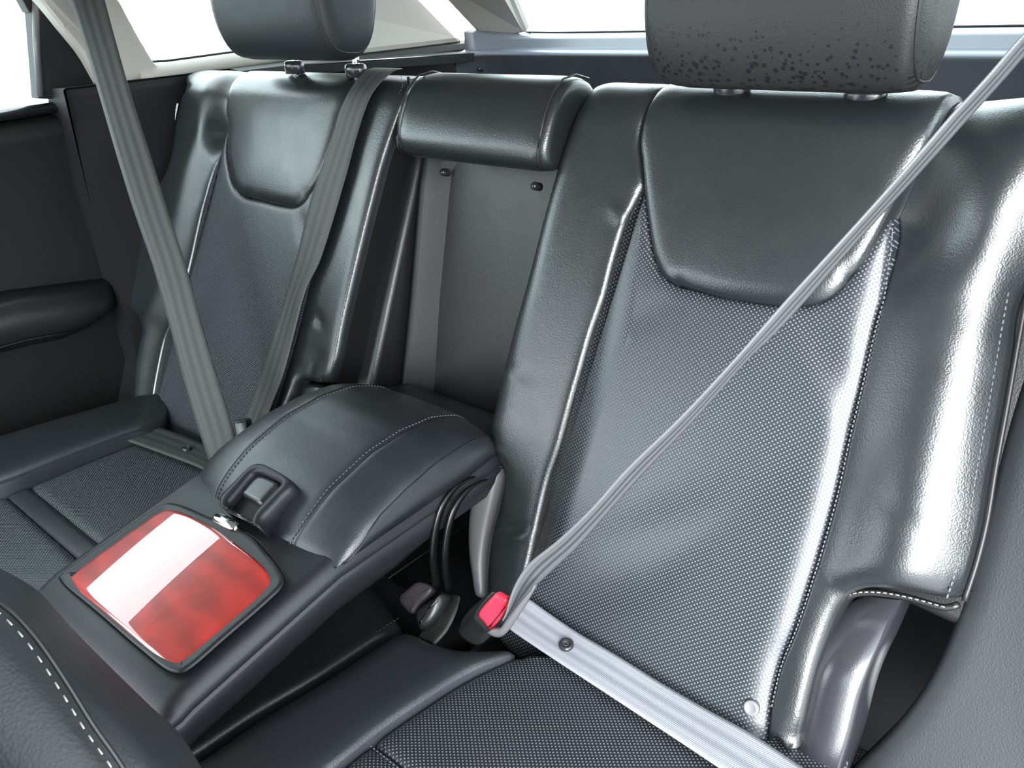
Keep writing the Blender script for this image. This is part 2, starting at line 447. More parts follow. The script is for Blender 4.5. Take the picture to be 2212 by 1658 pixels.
# ------------------------------------------------------------------ setting
def plate(name, pts, th, mat, parent=None, axis=None, kind='structure', bevel=.004):
    """a flat plate: outline of world points, given thickness along axis"""
    a = Vector(axis) * th; n = len(pts)
    V = [Vector(p) for p in pts] + [Vector(p) + a for p in pts]
    F = [tuple(range(n)), tuple(range(n, 2 * n))[::-1]] + [(i, (i + 1) % n, n + (i + 1) % n, n + i) for i in range(n)]
    o = mesh(name, V, F, mat, parent, True, None, bevel, 2)
    for p in o.data.polygons: p.use_smooth = False
    if parent is None and kind: o['kind'] = kind
    return o
gr = mesh('ground', [(-60, -60, -.32), (60, -60, -.32), (60, 60, -.32), (-60, 60, -.32)], [(0, 1, 2, 3)], M['ground']); tag(gr, kind='structure')
tag(box('floor', (-.82, -1.35, -.06), (.80, .95, .03), M['carpet'], bevel=.006), kind='structure')
tag(box('trim_1', (-.70, .90, .20), (.70, 1.46, .50), M['carpet'], bevel=.01), 'black carpeted load floor behind the rear seats', kind='structure')
# ceiling: slightly domed headliner
rings = []
for y in np.linspace(-.95, 1.12, 12):
    q = (y - .1) / 1.1; zz = 1.205 - .035 * q * q
    rings.append([(x, y, zz - .05 * (x / .66) ** 4) for x in np.linspace(-.66, .66, 13)] + [(x, y, zz + .04 - .05 * (x / .66) ** 4) for x in np.linspace(.66, -.66, 13)])
tag(loft('ceiling', rings, M['headliner']), kind='structure')
def sx(s, x): return s * x
for s, nm in ((-1, 'left'), (1, 'right')):
    # roof rail, body side below the glass, pillars
    tag(plate('trim_2' if s < 0 else 'trim_3', [(s*.70, -.9, 1.12), (s*.70, 1.0, 1.10), (s*.66, 1.02, 1.17), (s*.66, -.9, 1.19)], .03, M['beige'], axis=(s, 0, 0)), 'beige roof rail trim above the side glass', kind='structure')
    # pillar between rear door and quarter glass, leaning forward
    xb, xt = s * .745, s * .69
    pil = [(s * abs(v[0]), v[1], v[2]) for v in (atX(pp, -.745 + .0002 * (200 - pp[1])) for pp in ((238, 210), (187, 118), (140, 60), (90, -2)))] + [(s*.69, .42, 1.13), (s*.69, .53, 1.13)] + \
          [(s * abs(v[0]), v[1], v[2]) for v in (atX(pp, -.745 + .0002 * (200 - pp[1])) for pp in ((262, 0), (290, 55), (315, 100), (340, 140), (372, 172), (340, 181), (283, 190)))]
    pillar = plate('trim_4' if s < 0 else 'trim_5', pil, .045, M['beige'], axis=(s, 0, 0), bevel=.010)
    tag(pillar, 'beige pillar trim leaning forward beside the rear quarter window', kind='structure')
    # quarter window ledge and glass
    rg = []
    for y in np.linspace(.70, 1.22, 10):
        q = (y - .72) / .5; zb = .893 + .012 * q
        rg.append([(s*.735, y, zb - .024), (s*.728, y, zb - .020), (s*.728, y, zb - .012), (s*.742, y, zb), (s*.80, y, zb), (s*.80, y, zb - .06)])
    lg = loft('trim_6' if s < 0 else 'trim_7', rg, M['beige']); tag(lg, 'beige ledge under the rear quarter window', kind='structure')
    g = mesh('window_1' if s < 0 else 'window_2', [(s*.79, .55, 1.14), (s*.79, .72, .885), (s*.79, 1.30, .90), (s*.74, 1.02, 1.14)], [(0, 1, 2, 3)], M['glass']); tag(g, 'rear quarter window glass', kind='structure')
    tube('seal', [(s*.762, y, .8955 + .012 * (y - .72) / .5 + max(0, .74 - y) * .3) for y in np.linspace(.70, 1.18, 16)], .0022, M['black'], g)
    # tail pillar
    dp = [(s*.70, 1.10, .872), (s*.70, 1.46, .872), (s*.70, 1.36, .955), (s*.69, 1.09, 1.16), (s*.69, .90, 1.16), (s*.70, 1.06, .96)]
    tag(plate('trim_8' if s < 0 else 'trim_9', dp, .06, M['beige'], axis=(s, 0, 0), bevel=.012), 'beige tail pillar trim beside the rear window', kind='structure')
    # load area side wall
    rg = []
    for y in (.565, .70, .859, .861, 1.0, 1.2, 1.4, 1.50):
        o_ = .045 if y < .86 else 0
        rg.append([(s*(.69+o_), y, .20), (s*(.69+o_), y, .82), (s*(.685+o_), y, .860), (s*(.69+o_*.9), y, .871), (s*.72, y, .875), (s*.80, y, .872), (s*.80, y, .20)])
    wl = loft('wall_' + nm, rg, M['black'], smooth=False); tag(wl, kind='structure')
    # front: pillar between the doors, front sill
    tag(plate('trim_10' if s < 0 else 'trim_11', [(s*.78, -.42, .1), (s*.78, -.30, .1), (s*.78, -.31, .84), (s*.70, -.36, 1.15), (s*.70, -.46, 1.15), (s*.78, -.42, .84)], .05, M['beige'], axis=(s, 0, 0)), 'beige pillar trim between front and rear doors', kind='structure')
    tag(box('trim_12' if s < 0 else 'trim_13', (min(s*.74, s*.84), -1.3, -.06), (max(s*.74, s*.84), .62, .10), M['plastic'], bevel=.012), 'black door sill trim', kind='structure')
tag(box('trim_17', (-.69, .862, .03), (.69, .885, .80), M['black'], bevel=.004), 'added black backing behind the rear seats', kind='structure')  # added backing; keeps bright outdoors from showing through gaps between the seats
# cargo cover guide rail on the left side wall
rl = thing('cargo_cover_rail', 'slim black guide rail on the cargo side wall behind the far headrest', 'rail', (-.63, .98, .86))
a, b = atX((640, 141), -.62), atX((1022, 116), -.62)
dirv = (b - a) / np.linalg.norm(b - a)
loft('rail', [[tuple(p + np.array(q)) for q in ((-.04, 0, -.016), (.0, 0, -.016), (.003, 0, -.002), (0, 0, .002), (-.04, 0, .004))] for p in (a, b)], M['black'], rl, smooth=False)
tube('rail_edge', [tuple(a + np.array((.003, 0, .001))), tuple(b + np.array((.003, 0, .001)))], .0016, M['satin'], rl)
hk = []
for k in range(9):
    q = math.pi * (.5 - k / 8 * 1.25); hk.append(tuple(b + dirv * (.022 + .020 * math.cos(q)) + np.array((.004, 0, -.018 + .018 * math.sin(q)))))
tube('hook', hk, .0035, M['plastic_gloss'], rl)
# tailgate: lower trim profile, side frames, glass
hz = lambda y, Y: float(atY((1300, y), Y)[2])
prof = [(1.56, hz(70, 1.56)), (1.52, hz(73, 1.52)), (1.475, hz(79, 1.475)), (1.466, hz(84, 1.466)), (1.464, hz(102, 1.464)), (1.455, hz(106, 1.455)), (1.43, hz(110, 1.43)), (1.418, hz(115, 1.418)), (1.416, hz(122, 1.416)), (1.43, hz(128, 1.43)), (1.45, .60), (1.45, .20), (1.60, .20), (1.60, hz(70, 1.56))]
rg = []
for x in np.concatenate([[-.66, -.64, -.62, -.60], np.linspace(-.57, .57, 16), [.60, .62, .64, .66]]):
    e = max(0, abs(x) - .57) / .09
    bow = -.010 * (x / .6) ** 2
    rg.append([(x, y - .03 * (1 - (x / .66) ** 2) * 0 - .05 * e * e, z + (.02 * e if i < 4 else 0)) for i, (y, z) in enumerate(prof)])
hl = loft('door_2', rg, M['hatch']); tag(hl, 'grey tailgate trim under the rear window', kind='structure')
for s in (-1, 1):
    q = [(s*.655, 1.475, .872), (s*.57, 1.53, .885), (s*.50, 1.36, 1.03), (s*.44, 1.16, 1.15), (s*.64, 1.10, 1.15), (s*.655, 1.30, 1.01)]
    tag(plate('trim_14' if s < 0 else 'trim_15', q, .03, M['beige'], axis=(0, .6, .8), bevel=.010), 'pale frame trim at the side of the rear window', kind='structure')
g = mesh('window_3', [(-.66, 1.62, .86), (.66, 1.62, .86), (.60, 1.16, 1.20), (-.60, 1.16, 1.20)], [(0, 1, 2, 3)], M['glass']); tag(g, 'rear window glass', kind='structure')
tube('seal', [(x, 1.545, hz(70, 1.545) + .001 + .02 * max(0, abs(x) - .5)) for x in np.linspace(-.62, .62, 24)], .002, M['black'], g)
# front of the cabin
tag(box('wall_front', (-.80, -1.75, 0), (.80, -1.35, .80), M['plastic'], bevel=.05), 'dashboard at the front of the cabin', kind='structure')
g = mesh('window_4', [(-.74, -1.6, .80), (.74, -1.6, .80), (.62, -.95, 1.18), (-.62, -.95, 1.18)], [(0, 1, 2, 3)], M['glass']); tag(g, 'windscreen glass', kind='structure')

# ------------------------------------------------------------------ far rear door
D = struct_empty('door_1', (-.80, 0, .1))
rg = []
for y in np.linspace(-.36, .60, 25):
    z1 = .838 + .006 * (y / .6)
    rg.append([(-.84, y, .08), (-.80, y, .08), (-.785, y, .20), (-.79, y, .42), (-.785, y, .60), (-.79, y, .72), (-.775, y, z1 - .045), (-.772, y, z1 - .022), (-.785, y, z1 - .012), (-.84, y, z1 - .012)])
loft('door_panel', rg, M['door'], D)
loft('window_sill', [[(-.775, y, z - .006), (-.772, y, z + .003), (-.785, y, z + .010), (-.815, y, z + .012), (-.83, y, z), (-.83, y, z - .012)] for y, z in ((-.36, .832), (.60, .842))], M['plastic_gloss'], D)
# padded armrest
rg = []
for k, y in enumerate(np.concatenate([np.linspace(-.30, .50, 18), [.53, .555, .572, .58]])):
    e = max(0, (y - .47) / .11); w_ = .075 * math.sqrt(max(.02, 1 - e ** 2.2)); zt = float(np.interp(y, (-.3, .40, .58), (.560, .573, .545))); zb = float(np.interp(y, (-.3, .376, .47, .58), (.46, .487, .475, .50)))
    rg.append([(-.79, y, zb), (-.79 + w_ * .7, y, zb + .004), (-.79 + w_ * .97, y, zb + (zt-zb)*.3), (-.79 + w_, y, zb + (zt-zb)*.6), (-.79 + w_ * .9, y, zt - .008), (-.79 + w_ * .6, y, zt), (-.79, y, zt + .002)])
ar = loft('door_armrest', rg, M['leather_dark'], D)
tube('seam', [(-.79 + .0735, y, float(np.interp(y, (-.3, .376, .47), (.46, .487, .475))) + .020) for y in np.linspace(-.28, .47, 20)], .0012, M['piping'], ar, 4)
# black frame behind the glass (rear upright) and the glass
fr_pts = [tuple(atX((66, -6), -.772)), tuple(atX((83, 213), -.785)), (-.785, .66, .842), (-.785, .66, .86), tuple(atX((187, 118), -.775)), tuple(atX((88, -6), -.765))]
plate('window_frame', fr_pts, .03, M['black'], D, axis=(-1, 0, 0), bevel=.002)
tube('frame_edge', [tuple(atX((75, -8), -.7705)), tuple(atX((79, 100), -.778)), tuple(atX((87, 208), -.7845))], .0055, M['grey'], D)
plate('upper_frame', [(-.775, .565, .985), (-.775, .60, .99), (-.70, .44, 1.135), (-.70, -.34, 1.145), (-.705, -.34, 1.12), (-.712, .44, 1.105), (-.745, .535, 1.06)], .03, M['black'], D, axis=(-1, 0, 0), bevel=.003)
mesh('window_glass', [(-.80, -.36, .83), (-.80, .62, .84), (-.79, .585, .99), (-.72, .42, 1.13), (-.72, -.36, 1.14)], [(0, 1, 2, 3, 4)], M['glass'], D)

# ------------------------------------------------------------------ right rear backrest
RB = thing('backrest_unit', 'near rear seat backrest in black leather with large perforated centre and diagonal belt across it', 'seat back', (.375, .52, .36))
S = .006; SR = .016                                                            # seam drop and roll
sm_in = [(1378, 300), (1381, 350), (1387, 405)]                                # inner bolster / pad
u_in = U((1378, 300))
sm_in2 = [(1387, 405), (1368, 436), (1345, 486), (1321, 564), (1302, 638), (1275, 716), (1251, 800), (1236, 851), (1205, 963), (1181, 1033), (1162, 1111), (1144, 1193), (1128, 1262)]
pad_l = [(1378, 300), (1382, 350), (1387, 405), (1393, 459), (1400, 510), (1408, 552), (1424, 590), (1455, 616)]
pad_b = [(1455, 616), (1500, 628), (1546, 641), (1624, 654), (1702, 662), (1757, 657), (1794, 641), (1827, 611)]
pad_r = [(1827, 611), (1862, 560), (1893, 508), (1922, 452), (1960, 380), (2010, 290)]
u_out = U((2010, 290))
perf_r = [(1922, 452), (1925, 490), (1924, 517), (1916, 580), (1908, 638), (1893, 692), (1862, 824), (1834, 941), (1807, 1065), (1770, 1198), (1755, 1245), (1716, 1362), (1684, 1440), (1663, 1530), (1655, 1604)]
e_in = [(1246, 225), (1236, 249), (1205, 335), (1170, 455), (1133, 599), (1105, 700), (1082, 790), (1062, 880), (1053, 925), (1053, 967)]
notch = [(1053, 967), (1064, 984), (1078, 1003), (1085, 1028), (1080, 1060), (1070, 1100), (1057, 1155), (1049, 1210), (1047, 1270), (1050, 1320)]
ui = float(hit((1236, 249), FB, -.010)[0])
shift = lambda pts, off: [tuple(hit(p, FB, off)) for p in pts]
cushion('inner_bolster', FB, [
    ([(u_in, VT)] + sm_in, S, SR), (sm_in2, S, SR),
    ([(1128, 1262), (1095, 1300), (1050, 1320)], 0, .01),
    (shift(notch[::-1], -.008), .018, .022), (shift(e_in[::-1], -.008) + [(ui + .0, VT - .012)], .022, .030), ([(ui, VT - .012), (ui + .008, VT), (u_in, VT)], 0, .01)],
    M['leather'], RB, base_back, skirt=.05,
    bulge=wrinkles([(U((1105, 1146)), Vv((1105, 1146)), .5, .018, .004, -.004), (U((1110, 1160)), Vv((1112, 1162)), .45, .016, .005, .003), (U((1120, 806)), Vv((1120, 806)), .1, .02, .004, -.0018), (U((1345, 470)), Vv((1345, 470)), -.4, .02, .006, .003)]))
cushion('upper_pad', FB, [([(u_in, VT)] + pad_l, S, SR), (pad_b, .010, .020), (pad_r + [(u_out, VT)], S, SR), ([(u_out, VT), (u_in, VT)], 0, .01)],
        M['leather'], RB, base_back, h=.004, skirt=.05, bulge=lambda u, v, d: .004 * np.clip(d / .08, 0, 1) ** .7)
cushion('perforated_panel', FB, [(sm_in2, S, SR), ([(1387, 405), (1393, 459), (1400, 510), (1408, 552), (1424, 590), (1455, 616)] + pad_b[1:] + pad_r[1:4], .003, .010), (perf_r, .014, .028),
        ([(1655, 1604), (.52, Vv((1655, 1604)) - .04), (.20, Vv((1655, 1604)) - .04), (1128, 1262)], 0, .01)], M['perf'], RB, base_back, h=-.001, skirt=.03, bulge=wrinkles([(U((1790, 800)), Vv((1790, 800)), -.9, .07, .018, -.0022), (U((1765, 830)), Vv((1765, 830)), -.9, .07, .016, .0016), (U((1370, 690)), Vv((1370, 690)), .7, .05, .014, -.0016), (U((1480, 1120)), Vv((1480, 1120)), .6, .10, .022, -.002)]))
o_edge = [(2206, 640), (2184, 762), (2161, 894), (2138, 1018), (2118, 1139), (2095, 1229), (2070, 1305)]
uo = .652
out_b = [(2070, 1305), (2040, 1312), (1962, 1291), (1899, 1280), (1848, 1281), (1813, 1296), (1790, 1323), (1770, 1370), (1743, 1448), (1727, 1510), (1712, 1577), (1700, 1635)]
oe = shift(o_edge, -.020)
cushion('outer_bolster', FB, [(on_base([(u_out, VT), (2010, 290), (1960, 380), (1922, 452)]), .026, .085, 1), (on_base(perf_r), .026, .085, 1), ([(1655, 1604), (1680, 1640), (1700, 1635)], 0, .01),
        (out_b[::-1], .016, .022), (oe[::-1] + [(uo, VT - .06), (uo - .01, VT - .022)], .036, .088, 3), ([(uo - .01, VT - .022), (uo - .04, VT), (u_out, VT)], 0, .01)],
        M['leather'], RB, base_back, h=.021, skirt=.055, bulge=lambda u, v, d: -.020 * np.clip((v - VT + .11) / .11, 0, 1) ** 2 + wrinkles([(U((1800, 1270)), Vv((1800, 1270)), -.5, .03, .006, -.0014), (U((1950, 1110)), Vv((1950, 1110)), -.5, .04, .005, -.0012)])(u, v, d))
# stitching on the edge of the outer bolster and round its notch
def on_back(pts, lift, h=0, ds=.006): return surf(FB, base_back, h, pts, lift, ds)
ed = [FB @ Vector((q[0] - .001, q[1], -.0135)) for q in spline(oe, .006)]
tube('edge_piping', [p + Vector((.004, .010, 0)) for p in ed], .0024, M['piping'], RB, 6)
stitches('edge_stitching', [p + Vector((-.007, -.0035, .002)) for p in ed], .0009, M['thread'], RB, .0055)
nb = [FB @ Vector((q[0], q[1], -.0145)) for q in spline([hit(p, FB, -.012) for p in out_b[1:8]], .005)]
stitches('notch_stitching', nb, .0006, M['thread_pale'], RB, .005)
tube('notch_piping', [p + Vector((0, .004, -.003)) for p in [FB @ Vector((q[0], q[1], -.019)) for q in spline([hit(p, FB, -.018) for p in out_b], .006)]], .003, M['leather_dark'], RB, 6)
stitches('seam_stitching', on_back(perf_r[1:-1], -.004), .0007, M['thread'], RB, .0042)
# shell behind the padding
vb = Vv((1655, 1604)) - .05
def shell(parent, u0, u1, vb_, name='back_shell', top=.02):
    pts = [(u0, vb_), (u1, vb_), (u1, VT - top), (u0, VT - top)]
    P3 = [FB @ Vector((p[0], p[1], wv)) for wv in (-.062, -.14) for p in pts]
    return mesh(name, P3, [(0,1,2,3),(7,6,5,4),(0,4,5,1),(1,5,6,2),(2,6,7,3),(3,7,4,0)], M['leather_dark'], parent, True, None, .012, 3)
shell(RB, ui + .012, .500, vb); 
mesh('side_shell', [FB @ Vector(p) for p in [(.49, Vv((1848, 1281)), -.062), (uo - .004, Vv((1848, 1281)) - .01, -.050), (uo - .004, VT - .03, -.055), (.49, VT - .02, -.062), (.49, Vv((1848, 1281)), -.14), (uo, Vv((1848, 1281)), -.14), (uo, VT - .03, -.14), (.49, VT - .02, -.14)]],
     [(0,1,2,3),(7,6,5,4),(0,4,5,1),(1,5,6,2),(2,6,7,3),(3,7,4,0)], M['leather_dark'], RB, True, None, .01, 3)
# plastic shield beside the inner notch
sh = [(1063, 985), (1077, 1003), (1082, 1030), (1076, 1058), (1066, 1100), (1054, 1155), (1047, 1210), (1045, 1290), (1030, 1290), (1018, 1235), (1012, 1180), (1013, 1120), (1022, 1070), (1040, 1020)]
cushion('recliner_shield', FB, [([tuple(hit(p, FB, -.022)) for p in sh + sh[:1]], .012, .016)], M['grey'], RB, lambda u, v: u * 0 - .014, skirt=.05, sp=.006, ds=.004)
# pale button near the foot of the panel
def snap(p, fr, base, r, parent, mat='button', h=.0, name='snap_button', dent=True):
    q = unproj(p, fr, base, h); f = fr @ Matrix.Translation((q[0], q[1], float(base(q[0], q[1])) + h - .001))
    pr = [(0, .0025), (r * .55, .0026), (r * .70, .0034), (r * .88, .0034), (r, .0022), (r, -.002)] if dent else [(0, .004), (r * .5, .0037), (r * .85, .0024), (r, .0006), (r, -.002)]
    return lathe(name, pr, f, M[mat], parent, 20)
snap((1623, 1528), FB, base_back, .0072, RB)
# headrest guides
def guide(p, parent, back):
    q = atY(p, back); f = Matrix.Translation((q[0], q[1], q[2] - .012))
    return loft('headrest_guide', [[(r * 1.5 * math.cos(a), r * math.sin(a), z) for a in np.linspace(0, 2 * math.pi, 20, endpoint=False)] for r, z in ((.0125, 0), (.0128, .012), (.0118, .016), (.009, .018), (.005, .018))], M['plastic_gloss'], parent, fr=f)
YG = .785
for p in ((1581, 187), (1870, 202)): guide(p, RB, YG)
# plastic cover over the recliner hinge, below the notch
hc_l = [(1840, 1300), (1808, 1318), (1788, 1360), (1768, 1410), (1752, 1460), (1737, 1520), (1724, 1580), (1712, 1640), (1700, 1700)]
hc_r = [(1925, 1312), (1912, 1350), (1900, 1388), (1885, 1425), (1872, 1460), (1862, 1490), (1852, 1525), (1836, 1590), (1818, 1650), (1800, 1710)]
L = spline([hit(p, FB, -.016) for p in hc_l], .004); Rr = spline([hit(p, FB, -.016) for p in hc_r], .004)
def resample(P, n):
    P = [np.array(p, float) for p in P]; Lc = np.concatenate([[0], np.cumsum([np.linalg.norm(P[i+1]-P[i]) for i in range(len(P)-1)])])
    return [np.array([np.interp(t, Lc, [p[k] for p in P]) for k in range(len(P[0]))]) for t in np.linspace(0, Lc[-1], n)]
L, Rr = resample(L, 30), resample(Rr, 30); rg = []
for i in range(30):
    t = i / 29; wv = -.055 + .040 * math.sin(min(1, t / .45) * math.pi / 2)
    a, b = L[i], Rr[i]; row = []
    for x, dz in ((0, -.030), (.0, -.004), (.06, 0), (.5, .0025), (.90, 0), (.97, -.002), (1, -.006), (1.02, -.05)):
        q = a + (b - a) * x; row.append(FB @ Vector((q[0], q[1], wv + dz)))
    rg.append(row)
HC = loft('hinge_cover', rg, M['plastic_gloss'], None, cap=False, closed=False)
tag(HC, 'satin black plastic hinge cover curving down below the near backrest corner', 'hinge cover')

# ------------------------------------------------------------------ left rear backrest
LB = thing('backrest_unit', 'far rear seat backrest in black leather beside the door with two belts crossing it', 'seat back', (-.38, .52, .36))
l_pad_l = [(486, 215), (484, 240), (488, 272), (488, 327), (493, 366), (503, 402), (525, 424)]
l_pad_b = [(525, 424), (564, 434), (607, 444), (635, 446), (655, 434)]
l_pad_r = [(655, 434), (673, 404), (696, 358), (716, 303), (735, 241), (742, 220)]
ul, ur = U((484, 240)), U((735, 241))
l_perf_l = [(488, 272), (473, 323), (453, 373), (436, 428), (422, 486), (405, 564), (385, 640), (362, 700), (350, 727), (335, 793), (325, 850), (318, 905)]
l_perf_r = [(716, 303), (716, 330), (708, 400), (692, 490), (672, 590), (652, 680), (628, 770), (600, 860), (572, 950)]
l_out = [(395, 196), (391, 202), (383, 249), (373, 319), (362, 362), (342, 397), (318, 450), (300, 502), (272, 576), (261, 615), (259, 636), (268, 653)]
l_not = [(268, 653), (285, 664), (303, 674), (318, 688), (326, 710), (319, 747), (311, 793), (305, 852), (300, 905)]
uo_l = float(hit((383, 249), FB, -.012)[0])
cushion('outer_bolster', FB, [(on_base([(ul, VT), (484, 240), (488, 272)]), .018, .06, 1), (on_base(l_perf_l), .018, .06, 1), ([(318, 905), (300, 905)], 0, .01),
        (shift(l_not[::-1], -.01), .014, .018), (shift(l_out[::-1], .004) + [(uo_l, VT - .03), (uo_l + .004, VT - .012)], .034, .022), ([(uo_l + .004, VT - .012), (uo_l + .02, VT), (ul, VT)], 0, .01)],
        M['leather'], LB, base_back, h=.013, skirt=.09, bulge=lambda u, v, d: -.013 * np.clip((v - VT + .13) / .13, 0, 1) ** 2 + wrinkles([(U((420, 290)), Vv((420, 290)), .9, .03, .005, -.0008), (U((460, 300)), Vv((460, 300)), .7, .03, .005, -.0008), (U((440, 420)), Vv((440, 420)), .4, .03, .012, -.001)])(u, v, d))
cushion('upper_pad', FB, [([(ul, VT)] + l_pad_l, S, SR), (l_pad_b, .010, .020), (l_pad_r + [(ur, VT)], S, SR), ([(ur, VT), (ul, VT)], 0, .01)], M['leather'], LB, base_back, h=.004, skirt=.05, bulge=lambda u, v, d: .004 * np.clip(d / .08, 0, 1) ** .7)
vbl = Vv((318, 905)) - .03
cushion('perforated_panel', FB, [(l_perf_l, .006, .02), (l_pad_l[2:] + l_pad_b[1:] + l_pad_r[1:4], .003, .01), (l_perf_r, .006, .018), ([(572, 950), (U((572, 950)), vbl), (U((318, 905)), vbl), (318, 905)], 0, .01)], M['perf'], LB, base_back, h=-.001, skirt=.03,
        bulge=wrinkles([(U((655, 500)), Vv((655, 500)), -.9, .03, .01, -.003), (U((420, 700)), Vv((450, 700)), 1.3, .12, .03, -.003)]))
l_in = [(884, 190), (878, 202), (847, 272), (823, 342), (800, 428), (773, 537), (749, 638), (735, 700), (720, 778), (706, 824)]
l_inb = [(706, 824), (680, 824), (650, 820), (638, 830), (628, 855), (610, 900), (600, 940)]
cushion('inner_bolster', FB, [(l_perf_r, .004, .008), ([(716, 303), (735, 241), (ur, VT)], .004, .008), ([(ur, VT), (-.168, VT), (-.155, VT - .014)], 0, .01), ([(-.155, VT - .014)] + l_in, .006, .014), ([l_in[-1], (705, 824)], 0, .01), (l_inb, .010, .018), ([(600, 940), (572, 950)], 0, .01)],
        M['leather'], LB, base_back, skirt=.012, bulge=wrinkles([(U((686, 688)), Vv((686, 688)), -.5, .014, .005, -.005), (U((680, 772)), Vv((680, 772)), .3, .012, .003, -.004), (U((676, 790)), Vv((680, 790)), 1.4, .02, .003, -.003)]))
# inner flank of the backrest and its piping
ln = spline([hit(p, FB, -.010) for p in l_in], .006)
ln = [np.array((-.155, VT - .014))] + ln
rg = [[FB @ Vector((q[0] + .001, q[1], -.010)), FB @ Vector((q[0] + .004, q[1], -.03)), FB @ Vector((q[0] + .004, q[1], -.09)), FB @ Vector((q[0], q[1], -.14))] for q in ln]
loft('flank', rg, M['door'], LB, cap=False, closed=False)
tube('edge_piping', [FB @ Vector((q[0] + .001, q[1], -.010)) for q in ln], .0022, M['piping'], LB, 6)
stitches('edge_stitching', [FB @ Vector((q[0] - .006, q[1], -.0035)) for q in ln], .0006, M['thread'], LB, .004)
# lower flap of the padding beside the armrest
cushion('lower_flap', FB, [([tuple(hit(p, FB, -.02)) for p in [(640, 832), (660, 826), (695, 836), (690, 850), (660, 905), (640, 950), (600, 950), (620, 880), (640, 832)]], .008, .012)], M['leather'], LB, lambda u, v: u * 0 - .018, skirt=.02, sp=.006, ds=.005)
shell(LB, uo_l + .06, -.157, vbl)
snap((330, 882), FB, base_back, .0072, LB)
# white label on the outer edge
ql = hit((373, 246), FB, -.004); a = FB @ Vector((ql[0], ql[1], -.004)); lb = frame_n(a, (0.1, .45, 1), (.75, -.62, .1))
box('care_label', (-.012, -.006, -.0006), (.020, .006, .0006), M['white'], LB, .0003, lb)
for k in range(4): box('label_print', (-.008 + k * .006, -.004, .0006), (-.0055 + k * .006, .003, .0009), M['thread'], LB, 0, lb)
for p in ((635, 140), (768, 147)): guide(p, LB, YG)
# dark recliner arm at the outer foot
rg = []
for t in np.linspace(0, 1, 14):
    px = np.interp(t, (0, .25, .5, .75, 1), (314, 290, 281, 284, 292)); py = np.interp(t, (0, .25, .5, .75, 1), (760, 792, 830, 870, 912))
    q = hit((px, py), FB, -.03); q2 = hit((px + 24, py + 6), FB, -.03)
    rg.append([FB @ Vector((q[0], q[1], -.05)), FB @ Vector((q[0], q[1], -.030)), FB @ Vector(((q[0] + q2[0]) / 2, q[1], -.024)), FB @ Vector((q2[0], q2[1], -.03)), FB @ Vector((q2[0], q2[1], -.05))])
loft('recliner_arm', rg, M['black'], LB)

# ------------------------------------------------------------------ centre upper pad and recess
CP = thing('centre_headrest', 'low wide black leather centre headrest pad between the two backrests', 'headrest', (0, .76, .84))
rg = []
for k, x in enumerate(np.concatenate([[-.1255, -.124, -.121, -.116], np.linspace(-.108, .108, 18), [.116, .121, .124, .1255]])):
    e = np.clip((abs(x) - .105) / .0205, 0, 1); s_ = .80 + .20 * math.sqrt(max(0, 1 - e * e)); row = []
    for (yy, zz) in ((.722, .792), (.716, .803), (.716, .815), (.722, .832), (.733, .855), (.748, .874), (.766, .885), (.790, .887), (.815, .880), (.83, .86), (.83, .80), (.79, .785), (.74, .784)):
        row.append((x, .775 + (yy - .775) * s_, .835 + (zz - .835) * s_))
    rg.append(row)
cpd = loft('pad', rg, M['leather'], CP)
md = cpd.modifiers.new('s', 'SUBSURF'); md.levels = 1; md.render_levels = 1
for s in (-1, 1):
    tube('seam', [(s * .117, .775 + (yy - .775) * .985, .835 + (zz - .835) * .985) for (yy, zz) in ((.722, .792), (.715, .803), (.715, .815), (.721, .832), (.732, .855), (.747, .8745), (.766, .886), (.790, .888), (.815, .881))], .0012, M['piping'], CP, 5)
CR = thing('armrest_recess_unit', 'recessed dark plastic panel behind the folded armrest with two small screws', 'seat back', (0, .75, .40))
rec = [(.795, .785), (.778, .742), (.737, .584), (.705, .475), (.69, .42)]
rg = []
for z in np.linspace(.80, .40, 28):
    y0 = float(np.interp(z, [r_[1] for r_ in rec][::-1], [r_[0] for r_ in rec][::-1])); lip = .012 * math.exp(-((z - .772) / .012) ** 2)
    rg.append([(x, y0 + dy - lip * (abs(x) < .12), z) for x, dy in ((-.150, .0), (-.146, -.004), (-.140, .001), (-.128, .010), (-.112, .021), (-.100, .029), (-.091, .033), (-.080, .0355), (0, .037), (.080, .0355), (.091, .033), (.100, .029), (.112, .021), (.128, .010), (.140, .001), (.146, -.004), (.150, 0))])
loft('recess_panel', rg, M['recess'], CR, cap=False, closed=False)
rg2 = [[(p[0], p[1] + .02, p[2]) for p in r_] for r_ in rg]
loft('back_shell', [[r_[0], r_[-1], (r_[-1][0], .86, r_[-1][2]), (r_[0][0], .86, r_[0][2])] for r_ in (rg2[0], rg2[-1])], M['leather_dark'], CR, smooth=False)
for p in ((954, 371), (1151, 401)):
    z = .765 if p[0] < 1000 else .765
    q = atZ(p, .757 if p[0] < 1000 else .760)
    f = frame_n((q[0], q[1] - .0, q[2]), (1, 0, 0), (0, -.95, .3))
    lathe('screw', [(0, .0015), (.003, .001), (.0045, -.001), (.0052, -.003), (.0052, -.014)], f, M['plastic_gloss'], CR, 16)

